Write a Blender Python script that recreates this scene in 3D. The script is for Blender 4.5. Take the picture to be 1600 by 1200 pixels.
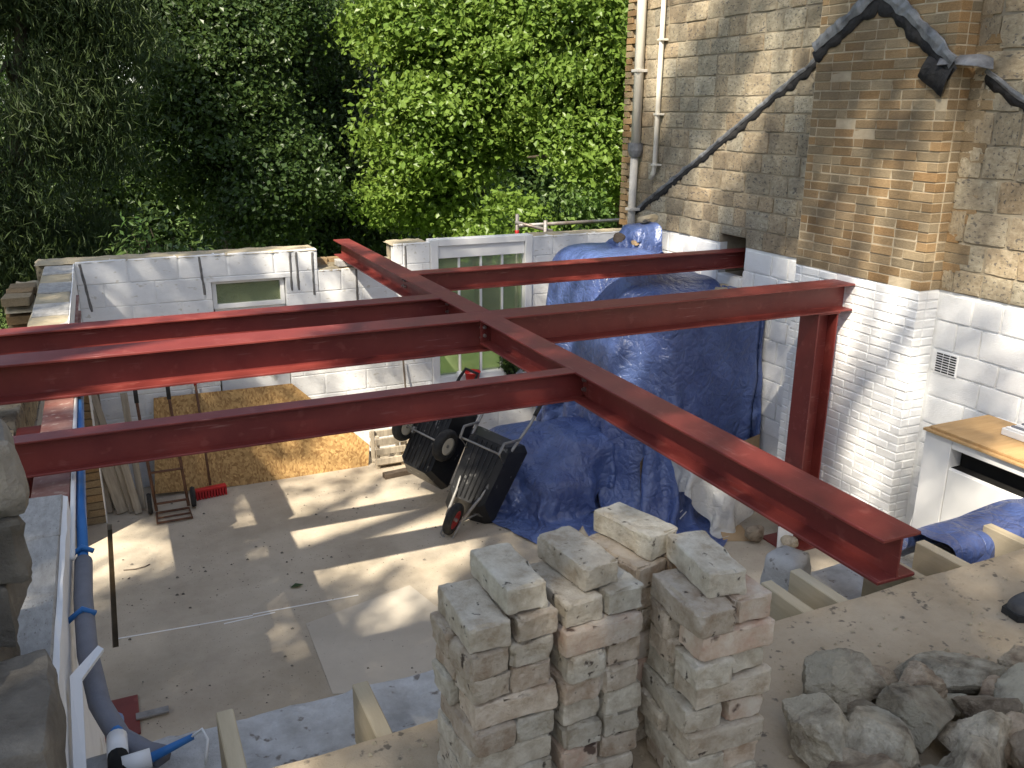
import bpy, bmesh, math, random
import numpy as np
from mathutils import Vector, Matrix, noise
random.seed(11); rng = np.random.default_rng(11)
sc = bpy.context.scene
for o in list(bpy.data.objects): bpy.data.objects.remove(o)
COL = sc.collection
# ------------------------------------------------------------------ camera
CAM = np.array([0, 0, 3.612])
cR = np.array([.9096, -.4154, .0072]); cF = np.array([.3983, .8677, -.2968])
cR -= cF * (cR @ cF) / (cF @ cF); cR /= np.linalg.norm(cR); cF /= np.linalg.norm(cF); cU = np.cross(cR, cF)
cd = bpy.data.cameras.new('camera'); cam = bpy.data.objects.new('camera', cd); COL.objects.link(cam)
cd.sensor_width = 36; cd.lens = 1386 / 1600 * 36; cd.clip_start = .05; cd.clip_end = 2000
cam.matrix_world = Matrix(((cR[0], cU[0], -cF[0], CAM[0]), (cR[1], cU[1], -cF[1], CAM[1]), (cR[2], cU[2], -cF[2], CAM[2]), (0, 0, 0, 1)))
sc.camera = cam
# ------------------------------------------------------------------ light
SUN = Vector((-.705, -.62, 1)).normalized()
EL = math.asin(SUN.z); ROT = math.atan2(SUN.x, SUN.y)
w = bpy.data.worlds.new('World'); sc.world = w; w.use_nodes = True
nt = w.node_tree; nt.nodes.clear()
sky = nt.nodes.new('ShaderNodeTexSky'); sky.sky_type = 'NISHITA'; sky.sun_disc = False
sky.sun_elevation = EL; sky.sun_rotation = ROT
bg = nt.nodes.new('ShaderNodeBackground'); bg.inputs[1].default_value = .118
wo = nt.nodes.new('ShaderNodeOutputWorld'); hsv = nt.nodes.new('ShaderNodeHueSaturation'); hsv.inputs['Saturation'].default_value = .72; nt.links.new(sky.outputs[0], hsv.inputs['Color']); nt.links.new(hsv.outputs[0], bg.inputs[0]); nt.links.new(bg.outputs[0], wo.inputs[0])
sd = bpy.data.lights.new('sun', 'SUN'); sd.energy = 5.0; sd.angle = math.radians(.55); sd.color = (1, .91, .76)
so = bpy.data.objects.new('sun', sd); COL.objects.link(so); so.rotation_euler = SUN.to_track_quat('Z', 'Y').to_euler(); so.location = (-20, -18, 30)
vs = sc.view_settings; vs.view_transform = 'Standard'; vs.look = 'None'; vs.exposure = 1.17; vs.gamma = 1
sc.render.engine = 'CYCLES'; sc.cycles.max_bounces = 8; sc.cycles.transparent_max_bounces = 8

# ------------------------------------------------------------------ helpers
def ray(x, y): return cF + cR * (x - 800) / 1386 - cU * (y - 600) / 1386
def atz(x, y, z): d = ray(x, y); return CAM + d * (z - CAM[2]) / d[2]
def aty(x, y, Y): d = ray(x, y); return CAM + d * Y / d[1]
def thing(name, label, cat, loc=(0, 0, 0), group=None, rot=None):
    o = bpy.data.objects.new(name, None); COL.objects.link(o); o.location = loc; o.empty_display_size = .1
    if rot is not None: o.rotation_euler = rot
    o['label'] = label; o['category'] = cat; o['kind'] = 'thing'
    if group: o['group'] = group
    return o
def tag(o, label, cat, group=None):
    o['label'] = label; o['category'] = cat; o['kind'] = 'thing'
    if group: o['group'] = group
    return o
def struct(o): o['kind'] = 'structure'; return o
def stuff(o): o['kind'] = 'stuff'; return o
def link(name, me, mat=None, parent=None, world=True):
    o = bpy.data.objects.new(name, me); COL.objects.link(o)
    if mat is not None:
        if len(me.materials) == 0: me.materials.append(mat)
    if parent is not None:
        o.parent = parent
        if world:
            pm = Matrix.LocRotScale(parent.location, parent.rotation_euler, parent.scale)
            if parent.parent is not None:
                g = parent.parent; pm = Matrix.LocRotScale(g.location, g.rotation_euler, g.scale) @ parent.matrix_parent_inverse @ pm
            o.matrix_parent_inverse = pm.inverted()
    return o
class MB:
    def __init__(s): s.v = []; s.f = []
    def add(s, v, f): n = len(s.v); s.v += [tuple(p) for p in v]; s.f += [tuple(i + n for i in q) for q in f]; return s
    def box(s, a, b):
        x0, y0, z0 = a; x1, y1, z1 = b
        return s.add([(x0,y0,z0),(x1,y0,z0),(x1,y1,z0),(x0,y1,z0),(x0,y0,z1),(x1,y0,z1),(x1,y1,z1),(x0,y1,z1)],
                     [(0,3,2,1),(4,5,6,7),(0,1,5,4),(1,2,6,5),(2,3,7,6),(3,0,4,7)])
    def tube(s, pts, r, n=10, caps=True):
        pts = [Vector(p) for p in pts]; m = len(pts); rs = r if isinstance(r, (list, tuple)) else [r] * m
        up = Vector((0, 0, 1)); vs = []
        for i, p in enumerate(pts):
            t = (pts[min(i + 1, m - 1)] - pts[max(i - 1, 0)]).normalized()
            a = t.cross(up if abs(t.z) < .95 else Vector((1, 0, 0))).normalized(); b = t.cross(a)
            vs += [p + (a * math.cos(k * 2 * math.pi / n) + b * math.sin(k * 2 * math.pi / n)) * rs[i] for k in range(n)]
        fs = [(i * n + k, i * n + (k + 1) % n, (i + 1) * n + (k + 1) % n, (i + 1) * n + k) for i in range(m - 1) for k in range(n)]
        if caps: fs += [tuple(range(n))[::-1], tuple((m - 1) * n + k for k in range(n))]
        return s.add(vs, fs)
    def lathe(s, prof, n=24, M=Matrix()):
        vs = [M @ Vector((r * math.cos(k * 2 * math.pi / n), r * math.sin(k * 2 * math.pi / n), z)) for r, z in prof for k in range(n)]
        fs = [(i * n + k, i * n + (k + 1) % n, (i + 1) * n + (k + 1) % n, (i + 1) * n + k) for i in range(len(prof) - 1) for k in range(n)]
        return s.add(vs, fs)
    def mesh(s, name='m', smooth=False, bevel=0, seg=1):
        me = bpy.data.meshes.new(name); me.from_pydata(s.v, [], s.f); me.validate()
        bm = bmesh.new(); bm.from_mesh(me); bmesh.ops.recalc_face_normals(bm, faces=bm.faces)
        if bevel: bmesh.ops.bevel(bm, geom=list(bm.edges), offset=bevel, segments=seg, affect='EDGES', profile=.5)
        bm.to_mesh(me); bm.free()
        if smooth: me.polygons.foreach_set('use_smooth', [True] * len(me.polygons))
        return me
def box(name, a, b, mat, parent=None, bevel=.004):
    return link(name, MB().box(a, b).mesh(name, bevel=bevel), mat, parent)
def np_mesh(name, V, F, smooth=False):
    me = bpy.data.meshes.new(name); V = np.asarray(V, np.float32); F = np.asarray(F, np.int32); k = F.shape[1]
    me.vertices.add(len(V)); me.vertices.foreach_set('co', V.ravel())
    me.loops.add(F.size); me.loops.foreach_set('vertex_index', F.ravel())
    me.polygons.add(len(F)); me.polygons.foreach_set('loop_start', np.arange(0, F.size, k, dtype=np.int32))
    me.polygons.foreach_set('use_smooth', np.full(len(F), smooth)); me.update(calc_edges=True); return me
def nz(p, s=1.0, o=0.0): return noise.noise(Vector(p) * s + Vector((o, o * 1.7, o * .6)))
def rough_box(sx, sy, sz, r=.01, amp=.004, cuts=4, freq=18, seed=0, big=0.0, chip=0.0, sharp=38):
    """block with rounded, worn edges and an uneven skin, centred on the origin"""
    bm = bmesh.new(); bmesh.ops.create_cube(bm, size=2); bmesh.ops.subdivide_edges(bm, edges=bm.edges, cuts=cuts, use_grid_fill=True)
    h = Vector((sx / 2, sy / 2, sz / 2)); off = seed * 7.3
    for v in bm.verts:
        # concentrate the rings of vertices near the edges
        p = Vector([math.copysign(abs(c) ** .6, c) * hh for c, hh in zip(v.co, h)])
        q = Vector([max(-hh + r, min(hh - r, c)) for c, hh in zip(p, h)]); d = p - q
        if d.length > 1e-6: p = q + d.normalized() * r
        n = d.normalized() if d.length > 1e-6 else p.normalized()
        a = amp * (nz(p, freq, off) + .5 * nz(p, freq * 2.3, off + 3)) + big * nz(p, freq * .25, off + 9)
        if chip and d.length > 1e-6 and sum(1 for c in d if abs(c) > 1e-6) >= 2:
            a -= chip * max(0, nz(p, freq * .6, off + 20) - .05) * 2
        v.co = p + n * a
    me = bpy.data.meshes.new('block'); bm.to_mesh(me); bm.free(); me.polygons.foreach_set('use_smooth', [True] * len(me.polygons)); me.set_sharp_from_angle(angle=math.radians(sharp)); return me
def rock_mesh(rad, seed, planes=9, sub=3, amp=.1):
    r = random.Random(seed); bm = bmesh.new(); bmesh.ops.create_icosphere(bm, subdivisions=sub, radius=1)
    pl = []
    for i in range(planes):
        d = Vector((r.gauss(0, 1), r.gauss(0, 1), r.gauss(0, 1))).normalized(); pl.append((d, r.uniform(.50, .80)))
    for v in bm.verts:
        p = v.co.copy()
        for d, k in pl:
            t = p.dot(d)
            if t > k: p -= d * (t - k) * .985
        p += p.normalized() * (amp * .6 * nz(p, 1.7, seed * 3.1) + amp * .4 * nz(p, 5, seed) + amp * .4 * abs(nz(p, 9, seed + 4)) + amp * .22 * nz(p, 24, seed + 8))
        v.co = Vector([c * q for c, q in zip(p, rad)])
    me = bpy.data.meshes.new('rock'); bm.to_mesh(me); bm.free()
    me.polygons.foreach_set('use_smooth', [True] * len(me.polygons)); me.set_sharp_from_angle(angle=math.radians(13)); return me

# ------------------------------------------------------------------ materials
def mat(name, c1, c2=None, rough=.8, scale=3., bump=.25, bscale=40., rand=.0, spec=.25, metal=0., c3=None, spots=0., detail=6, hue=0., bdist=.01, fine=None, stretch=None, soot=None):
    m = bpy.data.materials.new(name); m.use_nodes = True; N = m.node_tree.nodes; L = m.node_tree.links
    b = N['Principled BSDF']; b.inputs['Roughness'].default_value = rough; b.inputs['Specular IOR Level'].default_value = spec; b.inputs['Metallic'].default_value = metal
    tc = N.new('ShaderNodeTexCoord'); oi = N.new('ShaderNodeObjectInfo')
    ml = N.new('ShaderNodeMath'); ml.operation = 'MULTIPLY'; ml.inputs[1].default_value = 31.7; L.new(oi.outputs['Random'], ml.inputs[0])
    ad = N.new('ShaderNodeVectorMath'); ad.operation = 'ADD'; L.new(tc.outputs['Object'], ad.inputs[0]); L.new(ml.outputs[0], ad.inputs[1])
    vec = ad.outputs[0]
    if stretch:
        mp = N.new('ShaderNodeMapping'); mp.inputs['Scale'].default_value = stretch; L.new(vec, mp.inputs[0]); vec = mp.outputs[0]
    n1 = N.new('ShaderNodeTexNoise'); n1.inputs['Scale'].default_value = scale; n1.inputs['Detail'].default_value = detail; n1.inputs['Roughness'].default_value = .65; L.new(vec, n1.inputs['Vector'])
    rp = N.new('ShaderNodeValToRGB'); rp.color_ramp.elements[0].position = .33; rp.color_ramp.elements[1].position = .67
    rp.color_ramp.elements[0].color = (*c1, 1); rp.color_ramp.elements[1].color = (*(c2 or c1), 1)
    if c3: e = rp.color_ramp.elements.new(.5); e.color = (*c3, 1)
    L.new(n1.outputs['Fac'], rp.inputs[0]); col = rp.outputs[0]
    if fine:      # small speckle: (scale, threshold, colour)
        n3 = N.new('ShaderNodeTexNoise'); n3.inputs['Scale'].default_value = fine[0]; n3.inputs['Detail'].default_value = 3; L.new(vec, n3.inputs['Vector'])
        r3 = N.new('ShaderNodeValToRGB'); r3.color_ramp.elements[0].position = fine[1]; r3.color_ramp.elements[1].position = fine[1] + .07
        L.new(n3.outputs['Fac'], r3.inputs[0]); mx = N.new('ShaderNodeMix'); mx.data_type = 'RGBA'; L.new(r3.outputs[0], mx.inputs[0]); L.new(col, mx.inputs[6]); mx.inputs[7].default_value = (*fine[2], 1); col = mx.outputs[2]
    if rand or hue:
        hs = N.new('ShaderNodeHueSaturation'); L.new(col, hs.inputs['Color'])
        mr = N.new('ShaderNodeMapRange'); mr.inputs[3].default_value = 1 - rand; mr.inputs[4].default_value = 1 + rand; L.new(oi.outputs['Random'], mr.inputs[0]); L.new(mr.outputs[0], hs.inputs['Value'])
        if hue:
            fr = N.new('ShaderNodeMath'); fr.operation = 'FRACT'; m7 = N.new('ShaderNodeMath'); m7.operation = 'MULTIPLY'; m7.inputs[1].default_value = 17.31
            L.new(oi.outputs['Random'], m7.inputs[0]); L.new(m7.outputs[0], fr.inputs[0])
            m2 = N.new('ShaderNodeMapRange'); m2.inputs[3].default_value = .5 - hue; m2.inputs[4].default_value = .5 + hue; L.new(fr.outputs[0], m2.inputs[0]); L.new(m2.outputs[0], hs.inputs['Hue'])
            m3 = N.new('ShaderNodeMapRange'); m3.inputs[3].default_value = 1.08; m3.inputs[4].default_value = .74; L.new(fr.outputs[0], m3.inputs[0]); L.new(m3.outputs[0], hs.inputs['Saturation'])
        col = hs.outputs[0]
    if soot:
        ge = N.new('ShaderNodeNewGeometry'); ns = N.new('ShaderNodeTexNoise'); ns.inputs['Scale'].default_value = soot[0]; ns.inputs['Detail'].default_value = 7; ns.inputs['Roughness'].default_value = .6; L.new(ge.outputs['Position'], ns.inputs['Vector'])
        rs = N.new('ShaderNodeValToRGB'); rs.color_ramp.elements[0].position = soot[1]; rs.color_ramp.elements[1].position = soot[1] + .2; rs.color_ramp.elements[1].color = (soot[3],) * 3 + (1,); L.new(ns.outputs['Fac'], rs.inputs[0])
        ms = N.new('ShaderNodeMix'); ms.data_type = 'RGBA'; L.new(rs.outputs[0], ms.inputs[0]); L.new(col, ms.inputs[6]); ms.inputs[7].default_value = (*soot[2], 1); col = ms.outputs[2]
    L.new(col, b.inputs['Base Color'])
    if bump:
        n2 = N.new('ShaderNodeTexNoise'); n2.inputs['Scale'].default_value = bscale; n2.inputs['Detail'].default_value = 8; n2.inputs['Roughness'].default_value = .7; L.new(vec, n2.inputs['Vector'])
        bp = N.new('ShaderNodeBump'); bp.inputs['Strength'].default_value = bump; bp.inputs['Distance'].default_value = bdist; L.new(n2.outputs['Fac'], bp.inputs['Height']); L.new(bp.outputs[0], b.inputs['Normal'])
    m['b'] = 0
    return m
M = {}
M['steel'] = mat('red_oxide_primer', (.15, .024, .020), (.20, .037, .029), rough=.40, scale=4, bump=.10, bscale=70, spec=.45, fine=(13, .62, (.21, .05, .04)))
def scuff(m):
    N = m.node_tree.nodes; L = m.node_tree.links; b = N['Principled BSDF']; src = b.inputs['Base Color'].links[0].from_socket
    tc = N.new('ShaderNodeTexCoord'); mp = N.new('ShaderNodeMapping'); mp.inputs['Scale'].default_value = (5, 70, 70); mp.inputs['Rotation'].default_value = (0, 0, .25); L.new(tc.outputs['Object'], mp.inputs[0])
    n1 = N.new('ShaderNodeTexNoise'); n1.inputs['Scale'].default_value = 1.; n1.inputs['Detail'].default_value = 5; L.new(mp.outputs[0], n1.inputs['Vector'])
    n2 = N.new('ShaderNodeTexNoise'); n2.inputs['Scale'].default_value = 1.7; n2.inputs['Detail'].default_value = 4; L.new(tc.outputs['Object'], n2.inputs['Vector'])
    r1 = N.new('ShaderNodeValToRGB'); r1.color_ramp.elements[0].position = .60; r1.color_ramp.elements[1].position = .72; L.new(n1.outputs['Fac'], r1.inputs[0])
    r2 = N.new('ShaderNodeValToRGB'); r2.color_ramp.elements[0].position = .50; r2.color_ramp.elements[1].position = .66; L.new(n2.outputs['Fac'], r2.inputs[0])
    mu = N.new('ShaderNodeMath'); mu.operation = 'MULTIPLY'; L.new(r1.outputs[0], mu.inputs[0]); L.new(r2.outputs[0], mu.inputs[1])
    mx = N.new('ShaderNodeMix'); mx.data_type = 'RGBA'; L.new(mu.outputs[0], mx.inputs[0]); L.new(src, mx.inputs[6]); mx.inputs[7].default_value = (.34, .17, .15, 1); L.new(mx.outputs[2], b.inputs['Base Color'])
    ml = N.new('ShaderNodeMapRange'); ml.inputs[3].default_value = .34; ml.inputs[4].default_value = .62; L.new(n2.outputs['Fac'], ml.inputs[0]); L.new(ml.outputs[0], b.inputs['Roughness'])
scuff(M['steel'])
M['steel_dusty'] = mat('dusty_red_steel', (.20, .07, .055), (.36, .22, .18), rough=.7, scale=5, bump=.2, bscale=60, fine=(20, .6, (.42, .30, .25)))
M['bolt'] = mat('bolt_zinc', (.35, .33, .32), (.2, .12, .1), rough=.4, metal=.6, bump=0)
M['white'] = mat('white_masonry_paint', (.72, .72, .715), (.82, .82, .81), rough=.75, scale=3, bump=.5, bscale=35, rand=.05, fine=(6, .63, (.60, .58, .53)), soot=(1.6, .56, (.56, .55, .52), .55))
M['whitewall'] = mat('white_painted_masonry', (.78, .775, .76), (.84, .835, .82), rough=.7, scale=3, bump=.5, bscale=22, rand=.03, bdist=.012)
M['board_white'] = mat('white_board', (.78, .77, .74), (.82, .81, .79), rough=.5, scale=2, bump=.05)
M['mortar'] = mat('lime_mortar', (.30, .25, .175), (.40, .34, .245), rough=.95, scale=9, bump=.6, bscale=60, soot=(2.2, .47, (.16, .14, .115), .7))
M['mortar_pale'] = mat('pale_brick_mortar', (.36, .295, .20), (.48, .40, .285), rough=.95, scale=9, bump=.6, bscale=60, soot=(1.7, .52, (.20, .165, .12), .6))
M['mortar_white'] = mat('painted_mortar', (.72, .72, .71), (.78, .78, .77), rough=.8, bump=.4)
M['stock'] = mat('yellow_stock_brick', (.215, .145, .07), (.32, .225, .115), c3=(.265, .18, .088), rough=.9, scale=9, bump=.7, bscale=45, rand=.2, hue=.010, fine=(26, .62, (.13, .095, .06)), bdist=.008, soot=(1.7, .52, (.13, .10, .068), .6))
M['stone'] = mat('weathered_sandstone', (.30, .24, .15), (.50, .42, .285), c3=(.40, .325, .21), rough=.94, scale=6, bump=.9, bscale=26, rand=.2, hue=.010, fine=(9, .58, (.16, .14, .115)), bdist=.015, soot=(2.6, .50, (.15, .12, .088), .68))
M['lead'] = mat('lead_flashing', (.06, .062, .068), (.26, .265, .275), rough=.5, scale=6, bump=.5, bscale=18, spec=.5)
M['tar'] = mat('black_bitumen', (.018, .018, .02), (.045, .042, .04), rough=.7, scale=9, bump=.9, bscale=25, bdist=.03)
M['pipe'] = mat('cream_pipe', (.62, .57, .47), (.70, .66, .57), rough=.5, scale=3, bump=.05)
M['pipe_grey'] = mat('grey_pipe', (.42, .40, .36), (.5, .48, .44), rough=.6, scale=6, bump=.1)
M['lagging'] = mat('grey_pipe_lagging', (.15, .155, .18), (.20, .205, .23), rough=.9, scale=8, bump=.3)
M['bluepipe'] = mat('blue_water_pipe', (.03, .14, .38), (.04, .17, .43), rough=.35, bump=0)
M['whiteplastic'] = mat('white_plastic', (.75, .75, .74), rough=.4, bump=0)
M['concrete'] = mat('dusty_concrete', (.37, .315, .235), (.52, .455, .355), c3=(.455, .39, .30), rough=.93, scale=1.3, bump=.45, bscale=30, fine=(60, .665, (.17, .145, .12)), detail=12, soot=(1.5, .50, (.30, .25, .19), .5))
M['patch'] = mat('pale_screed', (.46, .41, .335), (.54, .485, .40), rough=.9, scale=2, bump=.15, fine=(40, .7, (.25, .22, .19)))
M['deckdust'] = mat('dusty_plywood_deck', (.32, .25, .165), (.47, .385, .275), c3=(.41, .33, .23), rough=.96, scale=3.2, bump=.7, bscale=26, detail=11, fine=(30, .63, (.17, .14, .105)), bdist=.012)
M['ashlar'] = mat('grey_block', (.33, .315, .29), (.48, .465, .44), rough=.94, scale=7, bump=.8, bscale=40, rand=.06, fine=(30, .64, (.20, .18, .16)))
M['chalky'] = mat('chalky_wall_top', (.40, .385, .36), (.66, .65, .63), rough=.95, scale=9, bump=1., bscale=30, fine=(24, .63, (.24, .21, .18)), bdist=.015)
M['rubble'] = mat('rubble_stone', (.13, .115, .095), (.30, .27, .22), c3=(.20, .18, .15), rough=.9, scale=4, bump=1., bscale=16, rand=.25, bdist=.02)
M['oldbrick'] = mat('mortar_crusted_brick', (.42, .325, .22), (.68, .60, .475), c3=(.57, .485, .365), rough=.95, scale=22, bump=1., bscale=70, rand=.16, hue=.014, fine=(38, .655, (.10, .075, .055)), bdist=.012, soot=(9, .56, (.33, .26, .18), .5))
M['oldbrick_pink'] = mat('pinkish_old_brick', (.46, .31, .225), (.64, .57, .47), c3=(.54, .43, .33), rough=.95, scale=14, bump=.9, bscale=50, rand=.12, fine=(21, .66, (.12, .08, .06)), bdist=.008)
M['flint'] = mat('limestone_rubble', (.20, .15, .10), (.66, .56, .41), c3=(.44, .355, .245), rough=.88, scale=13, bump=1., bscale=45, rand=.35, hue=.015, fine=(5, .54, (.55, .46, .32)), bdist=.03, soot=(14, .56, (.13, .105, .075), .6))
M['timber'] = mat('pale_joist_timber', (.40, .33, .22), (.50, .42, .29), rough=.85, scale=3, bump=.25, bscale=30, rand=.1, stretch=(9, 1, 9))
M['batten'] = mat('weathered_batten', (.26, .22, .17), (.44, .38, .29), rough=.9, scale=4, bump=.3, rand=.25, stretch=(8, 8, 1))
M['dark_timber'] = mat('dark_old_timber', (.08, .06, .045), (.15, .115, .085), rough=.9, scale=6, bump=.5)
M['rust'] = mat('rusty_steel_tube', (.09, .045, .028), (.17, .085, .05), rough=.75, scale=18, bump=.3, spec=.3)
M['black'] = mat('black_plastic', (.014, .014, .015), (.024, .024, .025), rough=.38, scale=6, bump=.06, fine=(8, .64, (.20, .195, .185)))
M['tyre'] = mat('tyre_rubber', (.018, .018, .018), (.05, .048, .045), rough=.85, scale=12, bump=.2)
M['rimwhite'] = mat('cream_rim', (.55, .50, .40), (.62, .58, .48), rough=.5, bump=0)
M['rimred'] = mat('red_rim', (.36, .03, .03), (.42, .045, .04), rough=.45, bump=0)
M['tube'] = mat('grey_tube', (.22, .21, .2), (.34, .33, .31), rough=.5, metal=.4, scale=14, bump=.1)
M['redplastic'] = mat('red_plastic', (.48, .025, .025), (.55, .035, .03), rough=.45, bump=0)
M['bristle'] = mat('red_bristle', (.38, .02, .025), (.5, .04, .04), rough=.8, scale=90, bump=.6, bscale=160)
M['card'] = mat('cardboard', (.36, .245, .13), (.43, .30, .17), rough=.9, scale=3, bump=.1)
M['ply'] = mat('plywood', (.46, .28, .12), (.56, .36, .17), rough=.6, scale=3, bump=.1, stretch=(1, 9, 1))
M['galv'] = mat('galvanised_tube', (.36, .35, .34), (.22, .17, .14), rough=.45, metal=.5, scale=7, bump=.1)
M['earth'] = mat('bare_earth', (.10, .08, .05), (.17, .14, .09), rough=.95, scale=3, bump=.8, bscale=12)
M['sand'] = mat('sandy_rubble', (.36, .30, .20), (.47, .40, .28), rough=.95, scale=9, bump=1, bscale=25)
M['shoe'] = mat('grey_shoe', (.07, .068, .07), (.11, .105, .1), rough=.85, scale=30, bump=.3, bscale=120)
M['dark'] = mat('black_and_slot_shade', (.012, .011, .01), rough=.9, bump=0)  # near-black: own colour of pot and valve, painted shade in slots
M['streak'] = mat('grey_chase_mortar', (.11, .105, .10), (.21, .20, .19), rough=.95, scale=20, bump=.8)
M['bark'] = mat('bark', (.055, .042, .03), (.11, .09, .065), rough=.95, scale=6, bump=1, bscale=14, stretch=(3, 3, .6), bdist=.03)

def grass_mat():
    return mat('grass', (.07, .12, .025), (.13, .18, .045), rough=.9, scale=2.2, bump=.8, bscale=30, bdist=.03)
M['grass'] = grass_mat()
def leaf_mat(name, c1, c2, trans=.35, gloss=.4):
    m = bpy.data.materials.new(name); m.use_nodes = True; N = m.node_tree.nodes; L = m.node_tree.links; N.remove(N['Principled BSDF'])
    at = N.new('ShaderNodeAttribute'); at.attribute_name = 'rnd'
    rp = N.new('ShaderNodeValToRGB'); rp.color_ramp.elements[0].color = (*c1, 1); rp.color_ramp.elements[1].color = (*c2, 1); L.new(at.outputs['Fac'], rp.inputs[0])
    p = N.new('ShaderNodeBsdfPrincipled'); p.inputs['Roughness'].default_value = gloss; p.inputs['Specular IOR Level'].default_value = .35; L.new(rp.outputs[0], p.inputs['Base Color'])
    t = N.new('ShaderNodeBsdfTranslucent'); hs = N.new('ShaderNodeHueSaturation'); hs.inputs['Hue'].default_value = .485; hs.inputs['Value'].default_value = 1.5; L.new(rp.outputs[0], hs.inputs['Color']); L.new(hs.outputs[0], t.inputs[0])
    mx = N.new('ShaderNodeMixShader'); mx.inputs[0].default_value = trans; L.new(p.outputs[0], mx.inputs[1]); L.new(t.outputs[0], mx.inputs[2])
    L.new(mx.outputs[0], N['Material Output'].inputs[0]); return m
M['leaf_bright'] = leaf_mat('maple_leaf', (.10, .175, .026), (.195, .285, .055), trans=.42)
M['leaf_mid'] = leaf_mat('mid_green_leaf', (.065, .125, .027), (.13, .205, .05), trans=.4)
M['leaf_dark'] = leaf_mat('dark_green_leaf', (.024, .050, .013), (.065, .105, .024), trans=.28)
M['leaf_grey'] = leaf_mat('willow_leaf', (.10, .135, .075), (.17, .20, .12), trans=.25)
M['leaf_conifer'] = leaf_mat('conifer_spray', (.018, .038, .012), (.06, .085, .02), trans=.15, gloss=.6)
M['leaf_laurel'] = leaf_mat('laurel_leaf', (.04, .085, .02), (.10, .15, .04), trans=.25, gloss=.25)

def tarp_mat():
    m = mat('blue_tarpaulin', (.05, .076, .205), (.09, .138, .315), rough=.31, scale=1.6, bump=0, spec=.75)
    N = m.node_tree.nodes; L = m.node_tree.links; b = N['Principled BSDF']
    tc = N.new('ShaderNodeTexCoord')
    n1 = N.new('ShaderNodeTexNoise'); n1.inputs['Scale'].default_value = 7; n1.inputs['Detail'].default_value = 5; n1.inputs['Distortion'].default_value = 1.6; L.new(tc.outputs['Object'], n1.inputs['Vector'])
    n2 = N.new('ShaderNodeTexVoronoi'); n2.feature = 'DISTANCE_TO_EDGE'; n2.inputs['Scale'].default_value = 9; L.new(tc.outputs['Object'], n2.inputs['Vector'])
    n3 = N.new('ShaderNodeTexNoise'); n3.inputs['Scale'].default_value = 38; n3.inputs['Detail'].default_value = 4; L.new(tc.outputs['Object'], n3.inputs['Vector'])
    pw = N.new('ShaderNodeMath'); pw.operation = 'POWER'; pw.inputs[1].default_value = .35; L.new(n2.outputs['Distance'], pw.inputs[0])
    a = N.new('ShaderNodeMath'); a.operation = 'MULTIPLY_ADD'; a.inputs[1].default_value = .35; L.new(pw.outputs[0], a.inputs[0]); L.new(n1.outputs['Fac'], a.inputs[2])
    a2 = N.new('ShaderNodeMath'); a2.operation = 'MULTIPLY_ADD'; a2.inputs[1].default_value = .25; L.new(n3.outputs['Fac'], a2.inputs[0]); L.new(a.outputs[0], a2.inputs[2])
    bp = N.new('ShaderNodeBump'); bp.inputs['Strength'].default_value = .85; bp.inputs['Distance'].default_value = .03; L.new(a2.outputs[0], bp.inputs['Height']); L.new(bp.outputs[0], b.inputs['Normal'])
    return m
M['tarp'] = tarp_mat()
def osb_mat():
    m = bpy.data.materials.new('oriented_strand_board'); m.use_nodes = True; N = m.node_tree.nodes; L = m.node_tree.links; b = N['Principled BSDF']; b.inputs['Roughness'].default_value = .7
    tc = N.new('ShaderNodeTexCoord'); prev = None
    for k, (ang, sc_) in enumerate(((.5, (14, 85, 40)), (-.7, (12, 75, 40)), (1.4, (13, 80, 40)))):
        mp = N.new('ShaderNodeMapping'); mp.inputs['Rotation'].default_value = (0, 0, ang); L.new(tc.outputs['Object'], mp.inputs[0])
        ns = N.new('ShaderNodeTexNoise'); ns.inputs['Scale'].default_value = 3; L.new(mp.outputs[0], ns.inputs['Vector'])
        ad = N.new('ShaderNodeVectorMath'); ad.operation = 'MULTIPLY'; ad.inputs[1].default_value = sc_; L.new(mp.outputs[0], ad.inputs[0])
        vo = N.new('ShaderNodeTexVoronoi'); vo.inputs['Scale'].default_value = 1.; L.new(ad.outputs[0], vo.inputs['Vector'])
        rp = N.new('ShaderNodeValToRGB'); rp.color_ramp.elements[0].color = (.30, .165, .05, 1); rp.color_ramp.elements[1].color = (.58, .37, .145, 1)
        e = rp.color_ramp.elements.new(.12); e.color = (.25, .13, .04, 1)
        L.new(vo.outputs['Color'], rp.inputs[0])
        if prev is None: prev = rp.outputs[0]
        else:
            mx = N.new('ShaderNodeMix'); mx.data_type = 'RGBA'; gt = N.new('ShaderNodeMath'); gt.operation = 'GREATER_THAN'; gt.inputs[1].default_value = .5
            L.new(ns.outputs['Fac'], gt.inputs[0]); L.new(gt.outputs[0], mx.inputs[0]); L.new(prev, mx.inputs[6]); L.new(rp.outputs[0], mx.inputs[7]); prev = mx.outputs[2]
    L.new(prev, b.inputs['Base Color']); return m
M['osb'] = osb_mat()
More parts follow.
